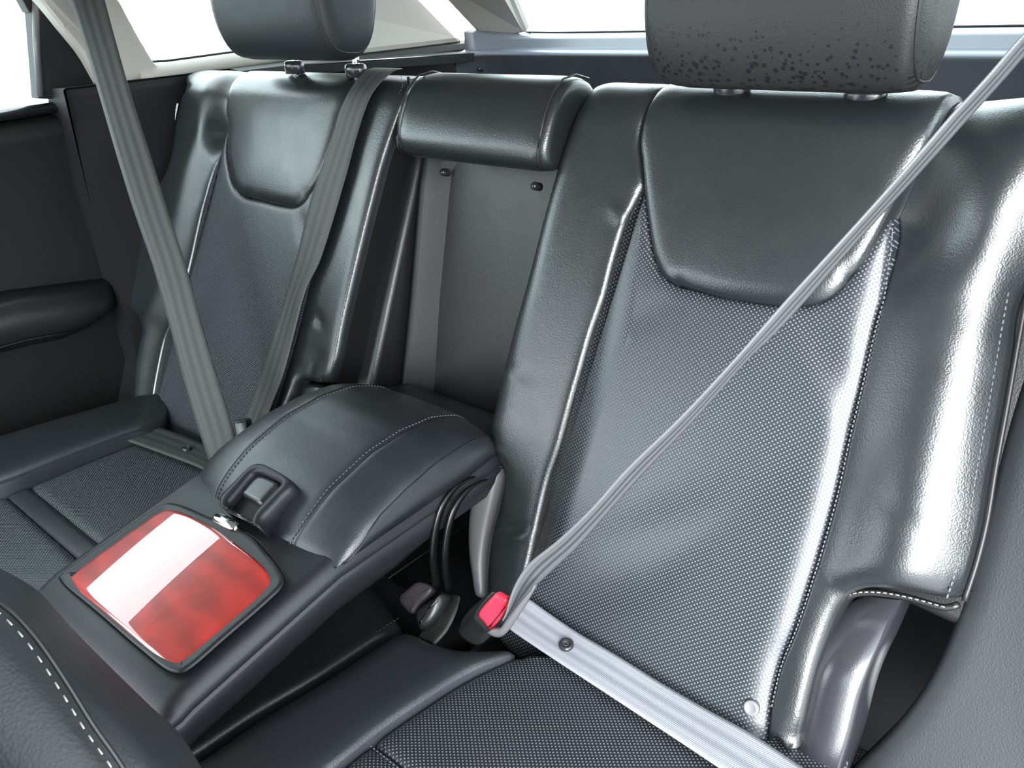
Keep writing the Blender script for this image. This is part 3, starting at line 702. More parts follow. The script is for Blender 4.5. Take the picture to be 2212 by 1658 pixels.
# ------------------------------------------------------------------ headrests
def headrest(name, label, cx, y0, zb, wdt, hgt, dep, lean, posts, tone):
    H = thing(name, label, 'headrest', (cx, y0 + dep * .5, zb), 'headrests on the rear seats' if False else None)
    a = math.radians(lean); hw = wdt / 2
    prof_ = []                                                    # section in (y, z): front face towards -y
    for q in np.linspace(0, 2 * math.pi, 40, endpoint=False):
        c, s = math.cos(q), math.sin(q); n_ = 2.7
        y = math.copysign(abs(c) ** (2 / n_), c) * dep / 2; z = math.copysign(abs(s) ** (2 / n_), s) * hgt / 2
        y -= .014 * math.exp(-((z + hgt * .05) / (hgt * .5)) ** 2) * (1 if y < 0 else 0)
        prof_.append((y, z))
    xs = np.concatenate([-1 + .14 * (1 - np.cos(np.linspace(0, math.pi / 2, 9))), np.linspace(-.83, .83, 15), 1 - .14 * (1 - np.cos(np.linspace(math.pi / 2, 0, 9)))])
    def ring(t):
        e = np.clip((abs(t) - .86) / .14, 0, 1); k = (1 - e ** 2.4) ** (1 / 2.4) if e < 1 else 0
        e2 = np.clip((abs(t) - .62) / .38, 0, 1); sz = .52 + .38 * k + .10 * math.sqrt(max(0, 1 - e2 ** 2)); sy = .62 + .38 * k
        row = []
        for y, z in prof_:
            y2, z2 = y * sy, z * sz; bulge_ = -.006 * (1 - t * t) * (1 if y < 0 else 0)
            y2 += bulge_
            row.append((cx + t * hw, y0 + dep / 2 + y2 * math.cos(a) + z2 * math.sin(a), zb + hgt / 2 + z2 * math.cos(a) - y2 * math.sin(a)))
        return row
    c = loft('cover', [ring(t) for t in xs], tone, H)
    for t in (-.945, .945): 
        p = ring(t); tube('seam', p + p[:1], .0013, M['piping'], H, 5)
    t = ring(.0)
    for px in posts:
        q = atY(px, YG); tube('post', [(q[0], YG, zb - .05), (q[0], YG + .004, zb + .05)], .0055, M['chrome'], H, 12)
    return H
mt, n, b = new_mat('spotted_leather'); b.inputs['Specular IOR Level'].default_value = .4; b.inputs['Roughness'].default_value = .45
tc, ns = grain(n, b, 620, .22, .0007)
vo = nd(n, 'ShaderNodeTexVoronoi'); vo.inputs['Scale'].default_value = 150; vo.inputs['Randomness'].default_value = 1; n.links.new(tc.outputs['Object'], vo.inputs['Vector'])
big = nd(n, 'ShaderNodeTexNoise'); big.inputs['Scale'].default_value = 22; n.links.new(tc.outputs['Object'], big.inputs['Vector'])
sp = nd(n, 'ShaderNodeSeparateXYZ'); n.links.new(tc.outputs['Object'], sp.inputs[0])
zf = nd(n, 'ShaderNodeMapRange'); zf.inputs[1].default_value = .965; zf.inputs[2].default_value = .92; n.links.new(sp.outputs[2], zf.inputs[0])
thr = math_node(n, 'MULTIPLY', math_node(n, 'MULTIPLY', big.outputs['Fac'], zf.outputs[0]), .62)
spot = math_node(n, 'LESS_THAN', vo.outputs['Distance'], thr)
mx = nd(n, 'ShaderNodeMix', data_type='RGBA'); mx.inputs[6].default_value = (.019, .0195, .019, 1); mx.inputs[7].default_value = (.005, .006, .008, 1)
n.links.new(spot, mx.inputs[0]); n.links.new(mx.outputs[2], b.inputs['Base Color'])
headrest('seat_headrest', 'near headrest of worn black leather speckled with dark spots', 0.374, .735, .879, .258, .21, .088, 8, ((1581, 186), (1870, 201)), mt)
headrest('seat_headrest', 'far headrest of smooth black leather on two chrome posts', -.378, .735, .899, .270, .21, .092, 8, ((635, 140), (768, 147)), M['leather_front'])

# ------------------------------------------------------------------ rear cushions
def base_flat(u, v): return np.asarray(u, float) * 0
def hp(p, h=0.): q = hit(p, FC, h); return (float(q[0]), float(q[1]))
RC = thing('rear_seat_cushion', 'near rear seat cushion with perforated black leather centre under the lit lap belt', 'seat cushion', (.38, .30, .05))
c_bol = [hp(p, .01) for p in ((690, 1672), (820, 1570), (900, 1515), (1000, 1452), (1112, 1398))]
fe = -.52
c_l = [hp(p) for p in ((883, 1345), (800, 1396), (700, 1462), (560, 1546), (432, 1632))]
c_bol = [(c_bol[0][0] - .0, fe)] + c_bol
c_l = c_l + [(c_l[-1][0] - .005, fe)]
cb = [hp(p) for p in ((1112, 1398), (1060, 1404), (1000, 1404), (950, 1394), (905, 1372), (883, 1345))]
cushion('inner_bolster', FC, [(c_bol, .008, .02), (cb, .02, .03), (c_l, .030, .034), ([c_l[-1], c_bol[0]], .05, .06)], M['leather_smooth'], RC, base_flat, h=.012, skirt=.10)
tube('bolster_piping', [FC @ Vector((q[0] - .004, q[1], -.020)) for q in spline(c_l, .01)], .003, M['piping'], RC, 6)
vs = hp((810, 1604))[1]
cx0 = c_bol
u_at = lambda v_: float(np.interp(v_, [q[1] for q in c_bol], [q[0] for q in c_bol]))
ub = .58
inner_rear = [q for q in c_bol if q[1] > vs]
cushion('perforated_panel', FC, [([(u_at(vs), vs)] + inner_rear, .006, .018), ([inner_rear[-1], (.40, .06), (ub, .06)], .0, .02), ([(ub, .06), (ub, vs)], .006, .018), ([(ub, vs), (u_at(vs), vs)], .006, .014)], M['perf_seat'], RC, base_flat, skirt=.05)
inner_fr = [q for q in c_bol if q[1] < vs]
cushion('perforated_front_panel', FC, [(inner_fr + [(u_at(vs), vs)], .006, .018), ([(u_at(vs), vs), (ub, vs)], .006, .014), ([(ub, vs), (ub, fe)], .006, .018), ([(ub, fe), inner_fr[0]], .05, .06)], M['perf_seat'], RC, base_flat, skirt=.10)
cushion('outer_bolster', FC, [([(ub, fe), (ub, .02)], .008, .02), ([(ub, .02), (.66, 0.0)], .02, .03), ([(.66, 0.0), (.665, fe)], .03, .04), ([(.665, fe), (ub, fe)], .05, .06)], M['leather_smooth'], RC, base_flat, h=.012, skirt=.10)
box('cushion_base', (.16, .04, .06), (.655, .56, .29), M['leather_dark'], RC, .03)
stitches('seam_stitching', [FC @ Vector((u, vs - .004, -.0015)) for u in np.linspace(u_at(vs), ub, 40)], .0007, M['thread'], RC, .0045)

LC = thing('rear_seat_cushion', 'far rear seat cushion of perforated black leather beside the door and console', 'seat cushion', (-.38, .30, .05))
vsl = hp((130, 1107))[1]
lo = [hp(p, .01) for p in ((272, 950), (180, 985), (95, 1020), (0, 1058))]
lo = [(lo[0][0], lo[0][1] + .05)] + lo + [(lo[-1][0] - .02, fe)]
ul_at = lambda v_: float(np.interp(v_, [q[1] for q in lo][::-1], [q[0] for q in lo][::-1]))
ubl = -.20
cushion('perforated_panel', FC, [([q for q in lo if q[1] > vsl] + [(ul_at(vsl), vsl)], .006, .018), ([(ul_at(vsl), vsl), (ubl, vsl)], .006, .014), ([(ubl, vsl), (ubl, .07)], .006, .018), ([(ubl, .07), lo[0]], 0, .01)], M['perf_seat'], LC, base_flat, skirt=.05)
cushion('seam_band', FC, [([(ul_at(vsl), vsl), (ul_at(vsl - .03), vsl - .03)], .004, .01), ([(ul_at(vsl - .03), vsl - .03), (ubl, vsl - .03)], .003, .01), ([(ubl, vsl - .03), (ubl, vsl)], .004, .01), ([(ubl, vsl), (ul_at(vsl), vsl)], .003, .01)], M['leather_smooth'], LC, base_flat, skirt=.04)
cushion('perforated_front_panel', FC, [([(ul_at(vsl - .03), vsl - .03)] + [q for q in lo if q[1] < vsl - .03], .006, .018), ([lo[-1], (ubl, fe)], .05, .06), ([(ubl, fe), (ubl, vsl - .03)], .006, .018), ([(ubl, vsl - .03), (ul_at(vsl - .03), vsl - .03)], .006, .014)], M['perf_seat'], LC, base_flat, skirt=.10)
oo = [(-.665, fe), (-.68, .0), (-.62, .055), lo[0]]
cushion('outer_bolster', FC, [(lo, .010, .03), ([lo[-1], (-.66, fe)], .05, .06), ([(-.66, fe), (-.68, -.2), (-.675, .03)], .03, .05), ([(-.675, .03), (-.62, .06), lo[0]], .02, .03)], M['leather_smooth'], LC, base_flat, h=.024, skirt=.10)
cushion('inner_bolster', FC, [([(ubl, fe), (ubl, .06)], .008, .02), ([(ubl, .06), (-.16, .05)], .02, .03), ([(-.16, .05), (-.155, fe)], .03, .035), ([(-.155, fe), (ubl, fe)], .05, .06)], M['leather_smooth'], LC, base_flat, h=.012, skirt=.10)
box('cushion_base', (-.655, .04, .06), (-.16, .56, .29), M['leather_dark'], LC, .03)

CC = thing('centre_seat_cushion', 'narrow dark leather centre seat cushion under the raised console', 'seat cushion', (0, .30, .05))
cr_ = [hp(p, -.012) for p in ((872, 1345), (790, 1397), (690, 1462), (550, 1545), (420, 1632))]; cr_ = cr_ + [(cr_[-1][0], fe)]
cushion('cushion', FC, [([(-.14, .03)] + cr_[:1], .02, .03), (cr_, .006, .012), ([cr_[-1], (-.14, fe)], .05, .06), ([(-.14, fe), (-.14, .03)], .01, .02)], M['leather_dark'], CC, base_flat, h=-.008, skirt=.12)
stitches('seam_stitching', [FC @ Vector((q[0] - .008, q[1], -.009)) for q in spline(cr_, .01)], .0008, M['piping'], CC, .005)
box('cushion_base', (-.13, .04, .06), (.13, .54, .27), M['leather_dark'], CC, .02)

# ------------------------------------------------------------------ side bolsters beside the backrests
lbp = [(285, 655), (268, 640), (262, 600), (276, 540), (300, 500)]
SB = thing('side_bolster', 'padded dark leather panel between the far backrest and the door', 'side bolster', (-.72, .58, .4))
fS = frame((0, .780, .85), (1, 0, 0), (0, math.sin(TB), math.cos(TB)))
q0 = [tuple(hit(p, fS, 0)) for p in ((300, 935), (310, 800), (322, 700), (300, 640), (310, 500), (360, 380), (390, 260), (400, 200))]
q1 = [tuple(hit(p, fS, 0)) for p in ((290, 195), (300, 330), (285, 480), (235, 620), (178, 735), (132, 825), (92, 937))]
q0 = [(q[0] + .06, q[1]) for q in q0]
cushion('panel', fS, [(q0, 0, .01), ([q0[-1], q1[0]], .01, .02), (q1, .05, .07), ([q1[-1], q0[0]], 0, .01)], M['leather_dark'], SB, ZERO, skirt=.06, sp=.012)
SR_ = thing('side_bolster', 'padded dark leather panel at the door side of the near backrest', 'side bolster', (.72, .58, .4))
g0 = [(.56, -.62), (.62, -.45), (.62, -.2), (.63, VT - .05)]; g1 = [(.80, VT - .10), (.82, -.3), (.86, -.62)]
cushion('panel', fS, [(g0, .01, .02), ([g0[-1], g1[0]], .02, .04), (g1, .06, .09), ([g1[-1], g0[0]], 0, .01)], M['leather_front'], SR_, lambda u, v: np.asarray(u, float) * 0 - .022, skirt=.06, sp=.012)
# grey trim strip with a bright edge beside the stitched bolster
st = [(2215, 880), (2190, 960), (2160, 1080), (2128, 1190), (2105, 1247)]; st2 = [(2260, 900), (2235, 1000), (2205, 1100), (2165, 1195), (2108, 1250)]
A_ = resample(spline([hit(p, FB, -.06) for p in st], .005), 24); B_ = resample(spline([hit(p, FB, -.06) for p in st2], .005), 24)
ts = loft('seat_side_trim', [[FB @ Vector((a[0] - .004, a[1], -.085)), FB @ Vector((a[0], a[1], -.056)), FB @ Vector(((a[0] + b[0]) / 2, (a[1] + b[1]) / 2, -.050)), FB @ Vector((b[0], b[1], -.056)), FB @ Vector((b[0], b[1], -.10))] for a, b in zip(A_, B_)], M['grey'], RB)
tube('trim_edge', [FB @ Vector((b[0], b[1], -.054)) for b in B_], .0016, M['chrome'], RB, 6)

# ------------------------------------------------------------------ fold-down console with padded armrest
AR = thing('fold_down_armrest', 'folded down centre armrest with padded lid and red wood tray cover', 'armrest', (0, .40, .42))
deckz = lambda y: float(np.interp(y, (.150, .158, .168, .185, .36, .62, .70), (.405, .424, .4345, .444, .480, .488, .47)))
rg = []
for y in np.concatenate([[.149, .1505, .154, .160, .168, .178], np.linspace(.19, .36, 10), np.linspace(.40, .60, 6), [.63, .66, .69]]):
    e = np.clip((.178 - y) / .029, 0, 1); k = .93 + .07 * math.sqrt(max(0, 1 - e * e))
    zt = deckz(y); dz = zt - .405
    zc = zt - .021 if y > .17 else .405 + dz * .45
    lowb = float(np.interp(y, (.15, .20, .42, .56, .69), (.372, .372, .410, .430, .44)))
    wl_x = float(np.interp(y, (.15, .36, .40), (.012, .012, 0)))
    half = [(.118, zt + .0003), (.124, zt - .0008), (.128, zt - .003), (.1345, zc + .010), (.1358, zc + .004), (.1350, zc + .0012), (.1328, zc + .0), (.1350, zc - .0012), (.1362, zc - .004), (.136, zc - .014), (.131, zc - .030), (.118, max(lowb, zc - .050)), (.09, lowb - .004)]
    rg.append([(0, y, zt)] + [(x * k, y, z) for x, z in half] + [(0, y, lowb - .006)] + [(-(x + wl_x) * k, y, z) for x, z in half[::-1]])
loft('console_body', rg, M['deck'], AR)
# padded lid: sections across X, lengthwise along Y
ZT = lambda y: float(np.interp(y, (.332, .336, .345, .36, .38, .41, .46, .51, .557, .60, .625, .645, .655, .66), (.474, .482, .490, .4985, .508, .521, .537, .541, .536, .519, .502, .483, .466, .450)))
ys = np.concatenate([[.331, .333, .337, .343, .351], np.linspace(.362, .60, 22), [.615, .63, .642, .65, .656, .66]])
XW = [(-1, 0), (-.985, .25), (-.95, .52), (-.88, .72), (-.80, .83), (-.72, .895), (-.64, .94)]
def pad_ring(y):
    zt = ZT(y); zb = deckz(y) - .002 if y < .62 else .44; hh = max(.002, zt - zb); w_ = .139 * float(np.interp(y, (.331, .345, .37, .55, .62, .66), (.955, .99, 1, .99, .95, .86)))
    up = [(-1.0, .0), (-1.01, .22), (-1.0, .42), (-.965, .58), (-.90, .72), (-.80, .83), (-.70, .90), (-.62, .945), (-.575, .962), (-.560, .945), (-.545, .968), (-.45, .985), (-.30, .995), (-.15, 1.0), (0, 1.0)]
    rr = [(x * w_, zb + hh * z) for x, z in up]; rr = rr + [(-x, z) for x, z in rr[::-1][1:]]
    f = np.clip((.40 - y) / .06, 0, 1); f2 = np.clip((y - .58) / .07, 0, 1)
    return [(x, y + f * (.015 + .004 * (x / .139) ** 2 + .010 * abs(x / .139) ** 7) - .03 * f2 * (x / .139) ** 2, z) for x, z in rr]
pr = [pad_ring(y) for y in ys]
pad = loft('padded_lid', pr, M['leather_smooth'], AR)
jl, jr = 9, 19
def padline(j, dy=0, lift=.0):
    return [Vector(r_[j]) + Vector((dy, 0, lift)) for r_ in pr[1:-3]]
for s, j in ((-1, 9), (1, 29 - 1 - 9)):
    ln_ = [Vector(p) for p in spline([np.array(v) for v in padline(j, 0, .0012)], .006)]
    tube('seam', [p + Vector((s * .0005, 0, -.0012)) for p in ln_], .0009, M['piping'], AR, 4)
    stitches('lid_stitching', [p + Vector((-s * .005, 0, .0006)) for p in ln_], .0007, M['thread'], AR, .005, .55)
# curved seam on the flank
def flank(y, t):
    r_ = pad_ring(y); n_ = len(r_); return Vector((r_[n_ - 1][0] + .0008, r_[n_ - 1][1], r_[n_ - 1][2]))
fl = []
for y in np.linspace(.338, .60, 40):
    r_ = pad_ring(y); zz = [p[2] for p in r_[15:]][::-1]; xx = [p[0] for p in r_[15:]][::-1]; yy = [p[1] for p in r_[15:]][::-1]
    hf = float(np.interp(y, (.338, .36, .42, .50, .56, .60), (.05, .20, .52, .62, .66, .68))); zq = zz[0] + (zz[-1] - zz[0]) * hf
    k = np.argsort(zz); fl.append(Vector((float(np.interp(zq, np.array(zz)[k], np.array(xx)[k])) + .0004, float(np.interp(zq, np.array(zz)[k], np.array(yy)[k])), zq)))
tube('flank_seam', fl, .0011, M['piping'], AR, 5)
# latch on the front of the lid
fL = frame((0, .385, .5185), (1, 0, 0), (0, .92, .42))
outer = [(477, 1092), (476, 1076), (482, 1066), (505, 1043), (532, 1016), (548, 1004), (567, 1002), (594, 1014), (622, 1031), (635, 1044), (629, 1057), (614, 1071), (588, 1099), (565, 1124), (561, 1142)]
inner = [(490, 1097), (491, 1084), (497, 1077), (515, 1056), (535, 1032), (545, 1022), (558, 1019), (578, 1026), (600, 1037), (605, 1046), (598, 1053), (584, 1066), (563, 1088), (547, 1106), (541, 1124)]
Lo = resample(spline([hit(p, fL, .002) for p in outer], .003), 48); Li = resample(spline([hit(p, fL, .004) for p in inner], .003), 48)
rg = []
for a, b in zip(Lo, Li):
    rg.append([fL @ Vector((*(a + (b - a) * t), z)) for t, z in ((-.06, -.020), (0, .000), (.12, .0045), (.40, .0062), (.75, .0052), (.95, .0030), (1, -.001), (1, -.022))])
LT = loft('latch_frame', rg, M['deck'], AR)
pd = [hit(p, fL, .0) for p in ((513, 1062), (530, 1042), (546, 1026), (558, 1021), (578, 1028), (601, 1041), (601, 1047), (588, 1061), (562, 1089))]
pd = [tuple(q) for q in pd]
cushion('latch_paddle', fL, [(pd, .002, .006), ([pd[-1], pd[0]], .003, .004)], M['plastic_gloss'], AR, lambda u, v: np.asarray(u, float) * 0 - .001, skirt=.008, sp=.004, ds=.003)
iw = [tuple(q) for q in (Li[0], Li[10], Li[24], Li[38], Li[47])]
cushion('latch_recess', fL, [([tuple(q) for q in Li], 0, .01), ([tuple(Li[-1]), tuple(Li[0])], 0, .01)], M['black'], AR, lambda u, v: np.asarray(u, float) * 0 - .0075, skirt=.001, sp=.006, ds=.004)
tube('latch_lip', [fL @ Vector((*Li[0], .000)), fL @ Vector((*Li[-1], .000))], .0022, M['plastic_gloss'], AR, 6)
# chrome push button on the deck
ca = np.array(hit((462, 1112), FD, .006)); cb2 = np.array(hit((512, 1138), FD, .006)); dd = (cb2 - ca); ll = np.linalg.norm(dd); dd /= ll; nn_ = np.array((-dd[1], dd[0]))
mid = (ca + cb2) / 2; rg = []
for k in range(20):
    q = 2 * math.pi * k / 20; n_ = 4
    rg.append((math.copysign(abs(math.cos(q)) ** (2 / n_), math.cos(q)), math.copysign(abs(math.sin(q)) ** (2 / n_), math.sin(q))))
def oval(sx_, sy_, z): return [FD @ Vector((*(mid + dd * x * sx_ + nn_ * y * sy_), z)) for x, y in rg]
loft('push_button', [oval(ll / 2, .0068, -.004), oval(ll / 2, .0068, .0045), oval(ll / 2 - .0008, .006, .0065), oval(ll / 2 - .003, .003, .0082)], M['chrome'], AR)
# tray cover: dark frame, red lacquered wood
fo = [(131, 1250), (128, 1243), (140, 1233), (240, 1164), (340, 1095), (360, 1087), (385, 1090), (450, 1117), (540, 1156), (575, 1190), (606, 1232), (614, 1253), (606, 1270), (580, 1296), (490, 1374), (408, 1444), (390, 1453), (366, 1449), (300, 1399), (210, 1321), (140, 1262)]
ri = [(150, 1256), (143, 1247), (152, 1238), (245, 1171), (340, 1105), (358, 1097), (380, 1100), (450, 1134), (520, 1183), (563, 1217), (584, 1241), (588, 1256), (579, 1272), (500, 1342), (405, 1422), (385, 1435), (362, 1432), (320, 1401), (240, 1334), (166, 1271)]
f_uv = [hit(p, FD, .002) for p in fo]; r_uv = [hit(p, FD, .0035) for p in ri]
def closed(P, ds): return spline(P, ds, True)
cl = closed(f_uv, .004); cen = np.mean(cl, 0)
def grow(P, d):
    P = np.array(P); t = np.roll(P, -1, 0) - np.roll(P, 1, 0); t /= np.linalg.norm(t, axis=1)[:, None]; nrm = np.stack([t[:, 1], -t[:, 0]], 1)
    ar_ = np.sum(P[:, 0] * np.roll(P[:, 1], -1) - np.roll(P[:, 0], -1) * P[:, 1])
    return P + nrm * d * (1 if ar_ > 0 else -1)
gap = grow(cl, .0018)
loft('tray_gap', [[FD @ Vector((*p, z)) for p in P] for P, z in ((gap, .0006), (grow(cl, .0004), .0002), (grow(cl, -.002), -.002))], M['black'], AR, cap=False)
rim = [(grow(cl, 0), -.001), (grow(cl, -.0004), .0022), (grow(cl, -.0022), .0036), (grow(cl, -.006), .0034), (grow(cl, -.009), .0026)]
rv = [[FD @ Vector((*p, z)) for p in P] for P, z in rim]
TF = loft('tray_frame', rv, M['deck'], AR)
rc = closed(r_uv, .004)
ruv = [tuple(p) for p in r_uv]
WD = cushion('wood_panel', FD, [(ruv + ruv[:1], .0016, .003)], M['wood'], AR, lambda u, v: .0082 - .45 * np.asarray(u, float) ** 2 - .25 * np.asarray(v, float) ** 2, skirt=.008, sp=.012, ds=.004)
# hinge cheeks of the armrest beside the near backrest
for k, x in enumerate((.134, .142)):
    sp_ = spline([atX((px + 26 * k, py + 6 * k), x) for px, py in ((1012, 1030), (975, 1052), (945, 1095), (930, 1150), (926, 1210), (934, 1270))], .006)
    loft('hinge_cheek', [[tuple(p), tuple(p + np.array((.005, -.002, .002))), tuple(p + np.array((.006, .007, -.001))), tuple(p + np.array((0, .009, -.003)))] for p in sp_], M['rib'], AR)

# ------------------------------------------------------------------ seat belts
def line_strap(name, edges, A0, B0, wid, mat, parent, far_second=True, **k):
    """belt whose middle runs along the line A0-B0 in space; edges are sight points of both rims"""
    L_, R_ = [], []; A0, B0 = np.array(A0, float), np.array(B0, float); d0 = (B0 - A0) / np.linalg.norm(B0 - A0)
    for e in edges:
        p, q = e[0], e[1]; ww = e[2] if len(e) > 2 else wid
        d1, d2 = ray(*p), ray(*q); dm = (d1 + d2); dm /= np.linalg.norm(dm)
        # nearest point of the line to the middle sight line
        w0 = A0 - CAM; b_ = d0 @ dm; D_ = 1 - b_ * b_; t = (b_ * (dm @ w0) - (d0 @ w0)) / D_; s_ = (dm @ (A0 + d0 * t - CAM))
        gap_ = np.linalg.norm(d1 - d2) * s_; dl = .5 * math.sqrt(max(0, ww ** 2 - gap_ ** 2)) * (1 if far_second else -1)
        L_.append(CAM + d1 * (s_ - dl)); R_.append(CAM + d2 * (s_ + dl))
    return strap(name, L_, R_, mat, parent, **k), L_, R_
# near belt: shoulder strap, tongue, lap strap
BT = thing('seat_belt', 'grey seat belt drawn diagonally over the near backrest into the red buckle', 'seat belt', (.60, .60, .95))
ed = [((2300, -30), (2300, 18)), ((2212, 74), (2212, 119)), ((2188, 101), (2190, 145)), ((2143, 154), (2172, 166)), ((2096, 206), (2134, 208)), ((2053, 252), (2090, 256)), ((2013, 299), (2052, 299)), ((1925, 400), (1961, 400)), ((1846, 488), (1880, 488)), ((1771, 570), (1805, 572)), ((1703, 644), (1738, 650)), ((1645, 710), (1675, 718)), ((1590, 773), (1618, 773)),
      ((1469, 902), (1500, 905)), ((1352, 1015), (1390, 1020)), ((1276, 1100), (1318, 1100)), ((1203, 1169), (1247, 1180)), ((1140, 1221), (1194, 1230)), ((1113, 1263), (1156, 1266)), ((1100, 1298), (1131, 1294)), ((1094, 1322), (1108, 1322)), ((1085, 1340), (1092, 1342))]
ed = [((x1, y1), (x2, y2)) for (x1, y1), (x2, y2) in ed]
Atop = CAM + ray(2212, 97) * (.60 / ray(2212, 97)[1]); Bbot = CAM + ray(1112, 1300) * (.435 / ray(1112, 1300)[1])
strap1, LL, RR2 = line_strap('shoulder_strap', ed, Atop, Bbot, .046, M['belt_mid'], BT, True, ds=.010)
lap_u = [(1139, 1290), (1159, 1305), (1240, 1361), (1330, 1414), (1420, 1470), (1520, 1528), (1620, 1583), (1720, 1648), (1800, 1700)]
lap_l = [(1096, 1352), (1105, 1361), (1195, 1422), (1290, 1484), (1380, 1543), (1470, 1602), (1560, 1662), (1650, 1722), (1720, 1775)]
def over_seat(p, lift=.004):
    a = hit(p, FC, lift); q = FC @ Vector((a[0], a[1], lift)); b_ = hit(p, FB, lift + .002); q2 = FB @ Vector((b_[0], b_[1], lift + .002))
    return np.array(q) if (Vector(q) - Vector(CAM)).length < (Vector(q2) - Vector(CAM)).length else np.array(q2)
def lap_pt(p, k, n_, z0, z1): return atZ(p, z0 + (z1 - z0) * k / (n_ - 1))
nl = len(lap_u)
LU = [np.minimum(1e9, over_seat(p, .010)) for p in lap_u]; LW = [over_seat(p, .010) for p in lap_l]
strap('lap_strap', LU, LW, M['belt_lit'], BT, ds=.010, nx=11)
def strap_frame(A, B, t, w, lift):
    A_, B_ = resample(A, 101), resample(B, 101); i = int(t * 100); a_, b_ = Vector(A_[i]), Vector(B_[i]); along = Vector(A_[min(100, i + 3)]) - Vector(A_[max(0, i - 3)])
    nn = (b_ - a_).cross(along); nn.normalize()
    if nn.z < 0: nn = -nn
    return frame_n(a_ + (b_ - a_) * w + nn * lift, along, nn)
fbn = strap_frame(LU, LW, .215, .50, .0015)
bt = lathe('strap_button', [(0, .0022), (.0035, .0022), (.0042, .0032), (.0066, .0032), (.0078, .0018), (.008, -.004)], fbn, M['plastic_gloss'], BT, 24)
sw = [(.0022 * math.cos(q) * (1 + .25 * q / 6), .0022 * math.sin(q) * (1 + .25 * q / 6), .0026) for q in np.linspace(.3, 6.4, 20)]
tube('button_mark', [fbn @ Vector(p) for p in sw], .00035, M['grey'], bt, 4)
# buckle
BK = thing('seat_belt_buckle', 'black seat belt buckle with red release button at the near seat', 'buckle', tuple(atY((1040, 1370), .45)))
nb_ = Vector(CAM - atY((1065, 1325), .425)).normalized() + Vector((.15, -.1, .55))
o_ = atY((1063, 1322), .425)
e1 = Vector(atY((1043, 1345), .42) - atY((1085, 1290), .432))
fK = frame_n(o_, e1, nb_)
face = [(1060, 1281), (1068, 1276), (1080, 1281), (1102, 1292), (1106, 1300), (1098, 1318), (1060, 1363), (1053, 1364), (1040, 1350), (1025, 1333), (1027, 1324)]
fu = closed([hit(p, fK, 0) for p in face], .003)
fu = np.array(fu); fcn = fu.mean(0)
back_px = [(1010, 1320), (1030, 1305), (1052, 1300), (1076, 1312), (1082, 1330), (1076, 1350), (1046, 1386), (1026, 1397), (1004, 1388), (988, 1375), (987, 1356)]
bu = resample(closed([hit(p, fK, -.028) for p in back_px], .003) + [hit(back_px[0], fK, -.028)], len(fu) + 1)[:-1]
bu = np.array(bu)
rg = []
for t, z, gr_ in ((0, .0005, -.0022), (0, .001, -.0008), (.04, -.001, .0004), (.15, -.006, .001), (.5, -.016, .001), (.85, -.025, .0005), (1, -.029, -.002), (1, -.032, -.008)):
    P = fu * (1 - t) + bu * t; P = grow(P, gr_); rg.append([fK @ Vector((*p, z)) for p in P])
loft('housing', rg, M['plastic'], BK)
rb = [(1066, 1285), (1070, 1282), (1084, 1288), (1094, 1294), (1095, 1300), (1086, 1314), (1056, 1351), (1053, 1353), (1043, 1341), (1033, 1330), (1034, 1323), (1050, 1302)]
ru = [tuple(hit(p, fK, .003)) for p in rb]
cushion('release_button', fK, [(ru + ru[:1], .0012, .002)], M['red'], BK, lambda u, v: np.asarray(u, float) * 0 + .0036, skirt=.006, sp=.003, ds=.0015)
ls = [(1096, 1302), (1099, 1306), (1092, 1322), (1062, 1357), (1056, 1360), (1056, 1355), (1066, 1342), (1088, 1315)]
lu = [tuple(hit(p, fK, .001)) for p in ls]
cushion('lower_guide', fK, [(lu + lu[:1], .0006, .001)], M['red'], BK, lambda u, v: np.asarray(u, float) * 0 + .0014, skirt=.004, sp=.003, ds=.0015)
sl = [hit(p, fK, .0022) for p in ((1088, 1310), (1075, 1327), (1060, 1347), (1056, 1353))]
tube('slot', [fK @ Vector((q[0], q[1], .0010)) for q in sl], .0013, M['black'], BK, 6)
# tongue grip: grey plastic cradle between strap and buckle
tg_o = [(1052, 1366), (1064, 1374), (1078, 1376), (1092, 1368), (1104, 1352), (1130, 1312), (1150, 1280), (1158, 1266)]
tg_i = [(1060, 1360), (1070, 1360), (1080, 1357), (1088, 1346), (1098, 1330), (1124, 1298), (1144, 1276), (1154, 1264)]
To = resample(spline([hit(p, fK, .006) for p in tg_o], .003), 26); Ti = resample(spline([hit(p, fK, .010) for p in tg_i], .003), 26)
loft('tongue', [[fK @ Vector((*a, .002)), fK @ Vector((*a, .006)), fK @ Vector((*((a + b) / 2), .011)), fK @ Vector((*b, .010)), fK @ Vector((*b, .002))] for a, b in zip(To, Ti)], M['grey'], BT)
# far belts
B2 = thing('seat_belt', 'grey seat belt running down from the pillar across the far backrest to the armrest', 'seat belt', (-.65, .60, .98))
eL = [((118, -120), (196, -120)), ((150, -10), (224, -10)), ((187, 113), (257, 113)), ((218, 218), (288, 222)), ((253, 338), (326, 338)), ((288, 451), (361, 451)), ((331, 576), (403, 578)), ((366, 700), (436, 703)), ((401, 832), (474, 832)), ((428, 922), (503, 925)), ((446, 978), (515, 968)), ((470, 1040), (545, 1030))]
At = atY((205, 0), .60); Bt = atY((478, 990), .425)
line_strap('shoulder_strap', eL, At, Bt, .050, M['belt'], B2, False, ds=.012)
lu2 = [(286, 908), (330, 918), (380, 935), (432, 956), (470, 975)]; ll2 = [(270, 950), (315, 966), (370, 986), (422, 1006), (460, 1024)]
strap('lap_strap', [over_seat(p, .008) for p in lu2], [over_seat(p, .008) for p in ll2], M['belt'], B2, ds=.010)
